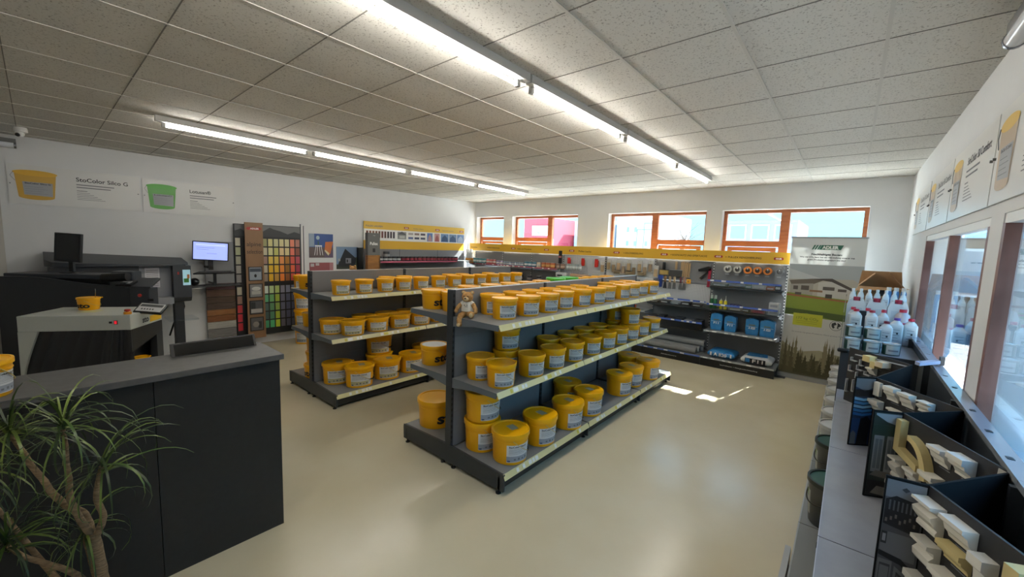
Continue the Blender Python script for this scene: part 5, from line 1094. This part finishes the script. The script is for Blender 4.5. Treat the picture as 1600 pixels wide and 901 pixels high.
display('display with a dark kitchen picture and many white moulding samples, cut by the bottom edge', (.159, 1.854), (.265, 1.868), (.505, 1.385), (.498, 2.19), 1.20,
        [(.0, 1.165, .10, .095, .045, 3, CR), (.105, 1.17, .11, .07, .04, 0, CR), (-.01+.02, 1.035, .09, .085, .05, 2, CR), (.10, 1.085, .11, .055, .035, 1, BF), (.10, .995, .10, .10, .045, 0, CR), (.215, 1.13, .06, .19, .05, 2, CR), (.30, 1.10, .05, .09, .045, 1, CR), (.33, 1.185, .05, .07, .05, 4, BF), (.0, .90, .08, .08, .04, 1, CR), (.10, .87, .09, .09, .05, 0, CR), (.31, .97, .08, .09, .04, 3, CR), (.40, 1.07, .07, .08, .04, 0, CR), (.22, .92, .08, .08, .05, 1, CR)], pic_kitchen)
D2 = display('display with a panelled room picture, a buff corner bracket and a curved bracket', (.151, 2.629), (.260, 2.683), (.498, 2.205), (.498, 2.95), 1.20,
        [(.225, 1.15, .095, .075, .045, 0, CR), (.335, 1.17, .10, .085, .05, 1, CR), (.0, .985, .075, .10, .045, 3, CR), (.09, .975, .09, .065, .035, 0, CR), (.205, 1.02, .10, .06, .05, 1, CR), (.0, .86, .09, .08, .04, 1, CR), (.12, .87, .09, .08, .04, 0, CR), (.26, .90, .10, .08, .05, 2, CR), (.38, 1.0, .09, .09, .05, 3, CR)], pic_room)
def brackets(t, F, E):
    d = (Vector((E[0], E[1], 0))-Vector((F[0], F[1], 0))).normalized(); n = Vector((d.y, -d.x, 0))
    if n.y > 0: n = -n
    f = lambda s, z, o=.002: d*s+n*o+Z3*(z-.751)
    MB().prism([f(.01, 1.175), f(.045, 1.175), f(.045, 1.045), f(.165, 1.015), f(.165, .985), f(.01, 1.02)], n*.03, BF).build('corner_bracket', t)
    pts = [f(.10+.13*math.sin(a), 1.13-.155*(1-math.cos(a))-.0, .002) for a in [i*math.pi/2/10 for i in range(11)]]; inn = [f(.10+.10*math.sin(a)-.0, 1.105-.14*(1-math.cos(a)), .002) for a in [i*math.pi/2/10 for i in range(11)]][::-1]
    MB().prism(pts+inn, n*.035, BF).build('curved_bracket', t)
    MB().prism([f(.47, .76), f(.53, .76), f(.53, 1.195), f(.50, 1.195)], n*.002, C('#b0aea6')).build('white_insert', t)
brackets(D2, (.260, 2.683), (.498, 2.205))
display('display with a blue striped room picture and a row of white moulding blocks', (.087, 3.294), (.185, 3.36), (.498, 2.968), (.392, 3.97), 1.20,
        [(.01, 1.18, .05, .085, .02, 4, CR), (.095, 1.185, .09, .085, .045, 1, CR), (.19, 1.18, .09, .08, .045, 0, CR), (.30, 1.175, .085, .06, .045, 3, CR), (-.03+.035, 1.07, .085, .065, .045, 1, CR), (.12, 1.06, .09, .07, .04, 2, CR), (.25, 1.06, .09, .07, .045, 0, CR)], pic_blue)
D0 = display('black display board with thin angle profiles and pale foam blocks, by the paint tins', (.043, 4.343), (.050, 4.343), (.392, 3.975), None, 1.20,
        [(.185, 1.185, .075, .045, .06, 4, BF), (.25, 1.155, .05, .05, .06, 4, BF), (.30, 1.17, .075, .04, .07, 4, mat('block_pale', '#c8b89c', .7)), (.205, 1.095, .07, .055, .05, 0, CR)], None)
dv = (Vector((.392, 3.975, 0))-Vector((.050, 4.343, 0))).normalized(); nv = Vector((dv.y, -dv.x, 0)); nv = -nv if nv.y > 0 else nv
for s, z, a, b in ((.04, 1.13, .05, .03), (.12, 1.13, .03, .05), (.03, 1.06, .04, .05), (.10, 1.08, .05, .04), (.10, 1.02, .05, .05), (.17, 1.05, .05, .03), (.02, .94, .02, .11), (.08, .95, .02, .1), (.2, .98, .06, .03)):
    p = lambda s_, z_: dv*s_+nv*.002+Z3*(z_-.751)
    MB().prism([p(s, z), p(s+.008, z), p(s+.008, z-b+.008), p(s+a, z-b+.008), p(s+a, z-b), p(s, z-b)], nv*.02, M_LTGREY).build('angle_profile', D0)
MB().prism([dv*.07+Z3*.41+nv*.003, dv*.50+Z3*.435+nv*.003, dv*.50+Z3*.428+nv*.003, dv*.07+Z3*.403+nv*.003], nv*.012, M_LTGREY).build('long_profile', D0)
t = thing('moulding_strip', 'pale blue grey strip lying from the black display across to the window rail', 'strip', (.40, 3.93, 1.205))
MB().prism([(0, 0, .012), (.12, .10, .03), (.14, .07, .03), (.02, -.04, .012)], (0, 0, .022), mat('strip_blue', '#97a4c0', .4)).build('strip', t); MB().box(.125, .15, .06, .105, .02, .075, M_DARK).build('end_clip', t)
# paint tins
def side_tin(label, x, y, z, grp, r=.06, h=.10, rz=-1.57):
    t = thing('paint_tin', label, 'can', (x, y, z), rz, grp)
    MB().lathe([(r*.97, 0), (r, .004), (r, h-.01)], mat('tin_green', '#1d4038', .35), 24).build('body', t, 40)
    MB().lathe([(r*1.03, h-.012), (r*1.03, h), (r*.94, h), (r*.92, h-.005), (.001, h-.005)], mat('tin_lid', '#c2c4c4', .25, .5), 24, cap=False).build('lid', t, 40)
    g = MB(); g.cpatch(lambda q_: r, -35, 60, h*.08, h*.86, C('#a4aaa8', .4), .001, 10); g.cpatch(lambda q_: r, -20, 45, h*.35, h*.5, M_INKG, .0016, 6); g.build('label', t, 60)
G_T = 'green and white paint tins'
for i, (x, y, k) in enumerate(((.07, 4.79, 0), (.20, 4.78, 0), (.33, 4.79, 0), (.07, 4.93, 1), (.20, 4.92, 1), (.07, 4.93, 2))):
    side_tin(['front green tin next to the clear guard', 'front green tin, middle of three', 'front green tin with the darkest label, beside the bare shelf', 'lower tin behind the front row by the clear guard', 'lower tin behind the front row, middle', 'top tin stacked behind the front row by the clear guard'][i], x, y, 1.111+(.101 if k == 2 else 0), G_T)
side_tin('top tin stacked behind the middle front tin', .20, 4.92, 1.212, G_T)
# bottles and canisters
def bottle(label, x, y, z, w=.085, d=.065, h=.235, cap='#b02038', grp='white bottles with coloured caps', clear=False, rz=0):
    t = thing('bottle', label, 'bottle', (x, y, z), rz, grp)
    m = mat('bottle_white', '#c9c9c8', .35) if not clear else mat('bottle_clear', '#d6dde0', .12)
    g = MB(); g.bbox(-w/2, w/2, -d/2, d/2, 0, h*.80, m, .014, 3); g.lathe([(w*.44, h*.785), (w*.38, h*.84), (w*.22, h*.90), (w*.20, h*.93)], m, 18, sy=d/w*1.05); g.build('body', t, 50)
    MB().lathe([(w*.24, h*.925), (w*.24, h), (w*.2, h+.004)], C(cap, .4), 16).build('cap', t, 40)
    g = MB(); g.box(-w*.36, w*.36, -d/2-.0012, -d/2, h*.10, h*.68, C('#bfbfc0', .45))
    for i in range(5): g.box(-w*.26, w*(.26-.1*(i % 2)), -d/2-.0018, -d/2-.0012, h*(.18+.1*i), h*(.195+.1*i), M_INKG)
    g.box(w*.02, w*.16, -d/2-.002, -d/2-.0012, h*.42, h*.48, M_INK); g.build('label', t)
bottle('white bottle with a purple cap, standing in front on the bare shelf', .385, 5.36, 1.111, .10, .07, .262, '#5c3c90')
bottle('white bottle with a red cap beside the window rail', .486, 5.38, 1.111, .098, .07, .265)
for i, (x, y, zz) in enumerate(((.075, 5.09, .09), (.19, 5.10, .09), (.30, 5.10, .0))): bottle(['white bottle with red cap above the tins by the clear guard', 'white bottle with red cap above the tins, middle one', 'white bottle with dark red cap at the end of the tins'][i], x, y, 1.111+zz, .092, .065, .25, ['#b02038', '#a03040', '#7c2030'][i])
t = thing('crate', 'low grey riser under the second row of white bottles', 'box', (.13, 5.10, 1.111)); MB().box(-.12, .13, -.06, .06, 0, .088, M_LTGREY).build('riser', t); MB().box(-.10, .10, -.062, -.06, .02, .06, M_DARK).build('label', t)
for i, (x, y) in enumerate(((.055, 5.48), (.17, 5.49), (.29, 5.47))): bottle(['small white bottle half hidden by the black package', 'small white bottle with a red cap in the third row', 'small white bottle at the end of the third row'][i], x, y, 1.111, .085, .065, .32, '#b02038')
for i, (x, c, tc) in enumerate(((.115, '#1c1c20', '#1c1c20'), (.30, '#2a1c24', '#5a3ca0'))):
    t = thing('carton', ['small black carton between the white bottles', 'dark carton with a purple base between the white bottles'][i], 'package', (x, 5.30, 1.111)); MB().bbox(-.04, .04, -.03, .03, 0, .31 if i == 0 else .19, C(c), .004).build('box', t); MB().box(-.035, .035, -.0315, -.03, .01, .05, C(tc)).build('label', t)
t = thing('bottle', 'pale canister with pink band and yellow label beside the window pillar', 'bottle', (.44, 5.62, 1.111)); 
MB().lathe([(.055, 0), (.055, .27), (.03, .30)], C('#b8a8a8', .35), 20).build('body', t, 40); MB().lathe([(.056, .01), (.056, .13)], C('#d0b020', .4), 20, cap=False).build('label', t, 40); MB().lathe([(.0565, .15), (.0565, .20)], C('#c03858', .4), 20, cap=False).build('band', t, 40); MB().lathe([(.028, .30), (.028, .33)], C('#b02038'), 16).build('cap', t, 40)
def canister(label, x, y, z):
    t = thing('canister', label, 'canister', (x, y, z), 0, 'white canisters with cut-out handles')
    g = MB(); m = mat('bottle_white', '#c9c9c8', .35)
    g.prism([(-.075, 0, 0), (.075, 0, 0), (.078, 0, .22), (.06, 0, .285), (.035, 0, .30), (.03, 0, .27), (-.03, 0, .27), (-.035, 0, .30), (-.06, 0, .285), (-.078, 0, .22)], (0, .10, 0), m); g.build('body', t)
    MB().tube([(0, .05, .265), (0, .05, .31)], .028, C('#a02038', .4), 16).build('cap', t, 40); MB().box(-.05, .05, -.0015, 0, .05, .2, C('#b8bcc0')).build('label', t)
for i, x in enumerate((.075, .235, .40)): canister(['white canister of the top row nearest the clear guard', 'middle white canister of the top row', 'white canister of the top row next to the pillar'][i], x, 5.62, 1.219)
t = thing('crate', 'grey riser crate under the white canisters', 'box', (.24, 5.67, 1.111)); MB().box(-.24, .15, -.09, .09, 0, .107, M_LTGREY).build('riser', t); MB().box(-.2, .10, -.092, -.09, .02, .07, M_DARK).build('label', t)
for i in range(7):
    x = .04+.068*i; bottle('clear spray bottle %s along the back of the canisters' % ORD[i], x, 5.92+.03*(i % 2), 1.30, .058, .05, .30, '#d8dce0', 'clear spray bottles', True)
t = thing('crate', 'high riser behind the canisters carrying clear spray bottles', 'box', (.24, 5.92, 1.111)); MB().box(-.24, .24, -.07, .09, 0, .187, M_LTGREY).build('riser', t); MB().box(-.2, .10, -.072, -.07, .02, .07, M_DARK).build('label', t)
for i in range(3):
    x = .34+.06*i; t = thing('spray_can', ['blue white spray can, first behind the bottles', 'blue white spray can in the middle behind the bottles', 'blue white spray can by the bright corner'][i], 'can', (x, 6.10, 1.111), 0, 'blue white spray cans'); MB().lathe([(.026, 0), (.026, .46), (.02, .48)], C('#5c90c8', .35), 16).build('body', t, 40); MB().lathe([(.02, .48), (.02, .52)], M_WHITE, 14).build('cap', t, 40)
t = thing('cardboard_box', 'open brown cardboard box above the bottles in the room corner', 'box', (.285, 6.50, 1.111))
KB = noisy('cardboard', '#a9845e', '#b48f68', 8, .8)
g = MB(); g.box(-.20, .20, -.16, -.155, 0, .50, KB); g.box(-.20, .20, .155, .16, 0, .50, KB); g.box(-.20, -.195, -.155, .155, 0, .50, KB); g.box(.195, .20, -.155, .155, 0, .50, KB); g.box(-.195, .195, -.155, .155, 0, .005, KB); g.build('carton', t)
g = MB(); g.prism([(-.2, -.155, .50), (.2, -.155, .50), (.23, -.26, .50), (-.23, -.26, .45)], (0, .003, .003), KB); g.build('flap', t)
g = MB(); g.prism([(-.2, -.15, .50), (-.2, .15, .50), (-.06, .14, .66), (-.06, -.14, .66)], (-.003, 0, .002), KB); g.build('flap', t)
g = MB(); g.prism([(.2, -.15, .50), (.2, .15, .50), (.07, .14, .67), (.07, -.14, .67)], (.003, 0, .002), KB); g.build('flap', t)
g = MB(); g.prism([(-.2, .155, .50), (.2, .155, .50), (.18, .16, .68), (-.18, .16, .68)], (0, .003, 0), KB); g.build('flap', t)
MB().box(-.03, .03, -.1605, -.16, .40, .5, M_DARK).build('hand_hole', t)
# buckets on the base shelf
def dbucket(label, x, y, green):
    t = thing('paint_bucket', label, 'bucket', (x, y, .181), R_(-155), 'dark buckets with green lids' if green else 'pale lidded buckets')
    R1, h = .150, .30; rf = lambda z: R1*(.84+.12*z/h)
    bc = mat('bucket_dark', '#3a3d3c', .4) if green else mat('bucket_pale', '#a4a6a6', .4)
    MB().lathe([(R1*.82, 0), (R1*.84, .005), (rf(h*.93), h*.93)], bc, 32).build('body', t, 40)
    rim = mat('rim_dark', '#16221f', .4) if green else mat('rim_pale', '#b6b8b8', .35)
    lo = MB().lathe([(R1*.97, h*.90), (R1*1.02, h*.91), (R1*1.02, h), (R1*.93, h*1.0), (R1*.91, h*.97)], rim, 36, cap=False).build('lid_rim', t, 40)
    MB().lathe([(R1*.915, h*.965), (R1*.91, h*.975), (.001, h*.975)], mat('lid_darkgreen', '#1c5040', .4) if green else mat('lid_white', '#cfd0d0', .35), 36, cap=False).build('lid', t, 40)
    g = MB(); g.cpatch(rf, -38, 2, h*.18, h*.72, C('#a8aaa6') if green else C('#b8bab8'), .001, 10); g.cpatch(rf, -30, -8, h*.55, h*.72, mat('leaf_green', '#6c8c3c', .5), .0018, 5); g.build('label', t, 60)
    g = MB(); pts = []
    for i in range(19):
        u = i/18; ph = R_(-80+176*u); zz = h*.82-h*.35*math.sin(math.pi*u); r = rf(zz)+.01; pts.append((r*math.cos(ph), r*math.sin(ph), zz))
    g.tube(pts, .0045, M_BLACKP if green else M_LTGREY, 8); g.build('bail', t, 60)
for i, (y, gr) in enumerate(((3.30, 1), (4.02, 1), (4.45, 0), (4.86, 0), (5.30, 0), (5.72, 0), (6.12, 0), (6.50, 0), (6.86, 0))):
    dbucket(('dark bucket with green lid, %s' % ['on the base shelf beside the lower joint', 'second one, next to the pale lids'][i]) if gr else 'pale lidded bucket %s after the green lids, window side base shelf' % ORD[i-2], .055, y, gr)

# ------------------------------------------------------------------ potted dragon tree
pb = thing('potted_dragon_tree', 'dragon tree with twisting pale trunks in front of the dark counter', 'plant', (-2.232, .081, 0))
BK = noisy('bark', '#6f5a42', '#8a7152', 30, .8, lo=.35, hi=.65, bump=.8, stretch=(1, 1, 5))
g = MB(); g.lathe([(.14, 0), (.17, .02), (.20, .34), (.205, .36), (.19, .36), (.185, .32), (.001, .32)], mat('pot', '#3c3a38', .6), 32); g.build('pot', pb, 40)
MB().lathe([(.184, .318), (.184, .325), (.001, .33)], noisy('soil', '#2e241c', '#3c3026', 40, .95), 24, cap=False).build('soil', pb)
cR = Vector((math.cos(YAW), math.sin(YAW), 0)); cF = Vector((-math.sin(YAW), math.cos(YAW), 0))
def L_(a, b, z): return cR*a+cF*b+Z3*z
def branch(pts, r0, r1, name='trunk'):
    P = [L_(*p) for p in pts]; out = []
    for i in range(len(P)-1):
        for k in range(5):
            u = k/5; p0 = P[max(i-1, 0)]; p1 = P[i]; p2 = P[i+1]; p3 = P[min(i+2, len(P)-1)]
            out.append(.5*((2*p1)+(-p0+p2)*u+(2*p0-5*p1+4*p2-p3)*u*u+(-p0+3*p1-3*p2+p3)*u**3))
    out.append(P[-1]); n = len(out)
    rr = random.Random(n); R1 = [(r0+(r1-r0)*i/(n-1))*(1+.06*math.sin(i*2.6)) for i in range(n)]
    MB().tube(out, R1, BK, 12).build(name, pb, 60)
branch([(.03, 0, .325), (.024, 0, .45), (.018, .0, .58), (0, 0, .735)], .025, .020)
branch([(0, 0, .71), (-.05, .02, .80), (-.096, .0, .85), (-.13, -.02, .92), (-.164, -.01, .955), (-.227, .0, 1.02), (-.27, .02, 1.05), (-.323, .02, 1.13)], .014, .008, 'branch')
branch([(0, 0, .72), (-.02, -.02, .80), (-.045, -.03, .90), (-.055, -.02, .975), (-.06, -.02, 1.04), (-.08, 0, 1.10), (-.086, 0, 1.17)], .013, .007, 'branch')
branch([(.01, 0, .72), (.036, .01, .80), (.026, 0, .88), (.036, .0, .95), (.055, 0, 1.02)], .013, .008, 'branch')
branch([(.015, 0, .40), (-.02, -.02, .53), (-.06, -.04, .60), (-.14, -.05, .64), (-.22, -.05, .665), (-.298, -.04, .70)], .013, .007, 'branch')
branch([(.0, .03, .36), (-.03, .03, .48), (-.04, .02, .60), (-.07, .03, .70)], .011, .008, 'branch')
LF = noisy('leaf_dark', '#1e3018', '#34481f', 6, .4, lo=.35, hi=.65); LF2 = noisy('leaf_light', '#3a5422', '#6f8038', 6, .35, lo=.35, hi=.65)
def crown(c, n, L, seed, updir=.5, keep=None):
    rr = random.Random(seed); g = MB(); c = L_(*c)
    for i in range(n):
        az = rr.uniform(0, 2*math.pi); el = rr.uniform(-.1, 1.35) if rr.random() < .75 else rr.uniform(-.5, .2); ln = L*rr.uniform(.85, 1.35); w = rr.uniform(.0028, .0052)
        d = Vector((math.cos(az), math.sin(az), 0)); side = Vector((-d.y, d.x, 0)); p = c+Z3*rr.uniform(-.04, .03); v = []; N = 8; a = el; droop = rr.uniform(.22, .50)
        for k in range(N+1):
            u = k/N; ww = w*(.7+.9*u if u < .25 else 1-.98*((u-.25)/.75)**1.6)
            q0 = Vector(p)
            if q0.x+pb.location.x < -2.765: q0.x = -2.765-pb.location.x+.0*k
            v += [q0-side*ww, q0+side*ww+Z3*.002]
            p = p+(d*math.cos(a)+Z3*math.sin(a))*(ln/N); a -= droop*(.4+u)
        g.add(v, [(2*k, 2*k+1, 2*k+3, 2*k+2) for k in range(N)], LF if rr.random() < .6 else LF2)
    g.build('leaves', pb, 80)
crown((-.323, .02, 1.14), 46, .31, 1); crown((-.086, 0, 1.185), 40, .30, 2); crown((.058, 0, 1.03), 40, .27, 3); crown((-.30, -.04, .71), 40, .28, 4); crown((-.07, .03, .71), 24, .24, 5); crown((-.50, .0, .98), 44, .31, 6)
branch([(-.01, 0, .36), (-.18, 0, .55), (-.36, .01, .78), (-.50, 0, .97)], .012, .007, 'branch')

# ------------------------------------------------------------------ outside
struct(MB().box(-90, .9, YB+.45, 90, -.15, -.05, mat('yard', '#dcd8ce', .8)).build('ground'))
struct(MB().box(XR+.45, 60, -40, 90, -.152, -.052, mat('yard2', '#3a3c40', .85)).build('exterior_ground'))
def house(name, label, x, y, w, d, h, wall, roof=None, wins=(), wincol='#8098b0', rz=0):
    t = thing(name, label, 'building', (x, y, -.05), rz)
    MB().box(0, w, 0, d, 0, h, C(wall, .7)).build('wall', t)
    if roof: g = MB(); g.prism([(-.4, -.4, h), (w+.4, -.4, h), (w/2, -.4, h+roof[1])], (0, d+.8, 0), C(roof[0], .7)); g.build('roof', t)
    for (x0, x1, z0, z1) in wins:
        f = MB().box(x0, x1, -.05, 0, z0, z1, M_WHITE).build('window_frame', t); MB().box(x0+.08, x1-.08, -.06, -.051, z0+.08, z1-.08, C(wincol, .15)).build('pane', f)
    return t
t = house('shop_building', 'red fronted building with a white sign panel seen through the second window', -24, 30, 3.4, 8, 4.6, '#b8404c')
MB().box(1.05, 2.8, -.12, -.02, 3.05, 3.95, M_WHITE).build('sign', t); MB().prism([(1.4, -.13, 3.6), (1.9, -.13, 3.3), (2.2, -.13, 3.5), (2.0, -.13, 3.25), (1.8, -.13, 3.2)], (0, -.01, 0), M_INKG).build('emblem', t); MB().box(0, 3.4, -.05, 0, 0, 2.75, C('#c8c4c0')).build('base', t)
house('office_building', 'pale glazed block seen through the second window', -20.3, 33, 3.6, 8, 4.6, '#a8b8c4', wins=((.3, 1.6, 3.2, 4.4), (1.8, 3.2, 3.2, 4.4),))
house('white_building', 'white building with small windows seen through the third window', -16.5, 34, 4.0, 8, 5.2, '#d4d6d6', wins=((.9, 1.3, 3.5, 4.1), (1.6, 2.0, 3.5, 4.1), (.9, 1.3, 2.3, 2.9), (1.6, 2.0, 2.3, 2.9), (2.6, 3.0, 2.3, 2.9)))
house('grey_building', 'grey office building seen through the fourth window', -7.4, 33, 4.4, 8, 4.4, '#8a96a8', wins=((.3, 1.4, 3.0, 4.1), (1.7, 2.8, 3.0, 4.1), (3.1, 4.1, 3.0, 4.1), (.3, 4.1, 1.6, 2.4)))
t = thing('steel_frame', 'blue steel frame seen through the third window', 'structure', (-12.9, 30, -.05))
g = MB()
for x in (0, .55, 1.15): g.box(x, x+.06, 0, .06, 0, 3.6 if x != .55 else 4.1, C('#5878a8'))
g.box(0, 1.2, 0, .06, 3.55, 3.62, C('#5878a8')); g.box(.55, 1.9, 0, .06, 4.05, 4.12, C('#5878a8')); g.build('posts', t)
t = thing('bare_tree', 'bare tree seen through the third window', 'tree', (-9.7, 31, -.05))
g = MB(); g.tube([(0, 0, 0), (.05, 0, 1.6), (0, 0, 2.8)], [.12, .09, .06], mat('tree_bark', '#6c6058', .9), 8); g.build('trunk', t)
rn = random.Random(2); g = MB()
for i in range(46):
    a = rn.uniform(0, 6.28); z = rn.uniform(1.9, 3.0); l = rn.uniform(.5, 1.2); b = Vector((math.cos(a)*l, math.sin(a)*l, z+rn.uniform(.5, 1.2))); m_ = Vector((0, 0, z)).lerp(b, .5)+Vector((0, 0, .12)); g.tube([(0, 0, z), m_, b], [.03, .018, .006], mat('tree_bark', '#6c6058', .9), 5)
    for j in range(2): e = b+Vector((rn.uniform(-.3, .3), rn.uniform(-.3, .3), rn.uniform(0, .3))); g.tube([m_, e], [.012, .004], mat('tree_bark', '#6c6058', .9), 4)
g.build('twigs', t)
house('timber_house', 'timber clad house across the yard beyond the side windows', 1.0, 19, 9, 8, 3.3, '#7a6250', ('#4c4440', 1.2), ((1, 2.4, .9, 2.4), (4, 5.4, .9, 2.4)), '#8090a0', R_(-8))
house('white_building', 'white hall beyond the side windows, shade painted into its grey blue walls', 9, 14, 16, 14, 4.2, '#6c7888', None, ((1, 3, 1, 3), (5, 7, 1, 3)), '#8098b0', R_(-80))  # shade put into the grey-blue wall colour, to darken the side panes

# unseen tree, added so that its crown dapples the sun on the floor
t = thing('added_dapple_tree', 'unseen tree added outside so its crown dapples the sunlight on the shop floor', 'tree', (1.0, 12.2, -.05))
g = MB(); g.tube([(0, 0, 0), (.05, 0, 2.5), (-.1, 0, 4.6), (-.8, -.1, 6.2)], [.16, .13, .10, .05], mat('tree_bark', '#6c6058', .9), 10); g.build('trunk', t)
g = MB()
for i in range(26):
    a = rn.uniform(0, 6.28); g.tube([(-.3, 0, 5.0), (-.9+math.cos(a)*1.0, math.sin(a)*.8, 6.0+rn.uniform(-.6, .6)), (-.9+math.cos(a)*2.2, math.sin(a)*1.6, 6.5+rn.uniform(-1.2, 1.2))], [.04, .02, .008], mat('tree_bark', '#6c6058', .9), 5)
g.build('branches', t)
g = MB()
for i in range(1500):
    c = Vector((-.9+rn.gauss(0, 1.1), rn.gauss(0, .7), 6.45+rn.gauss(0, .75)))
    if c.z < 4.6: continue
    u = Vector((rn.uniform(-1, 1), rn.uniform(-1, 1), rn.uniform(-1, 1))).normalized(); w = u.orthogonal().normalized(); k = rn.uniform(.05, .10)
    g.poly([c-u*k, c-w*k*.5, c+u*k, c+w*k*.5], C('#5c7a34', .6))
g.build('foliage', t)
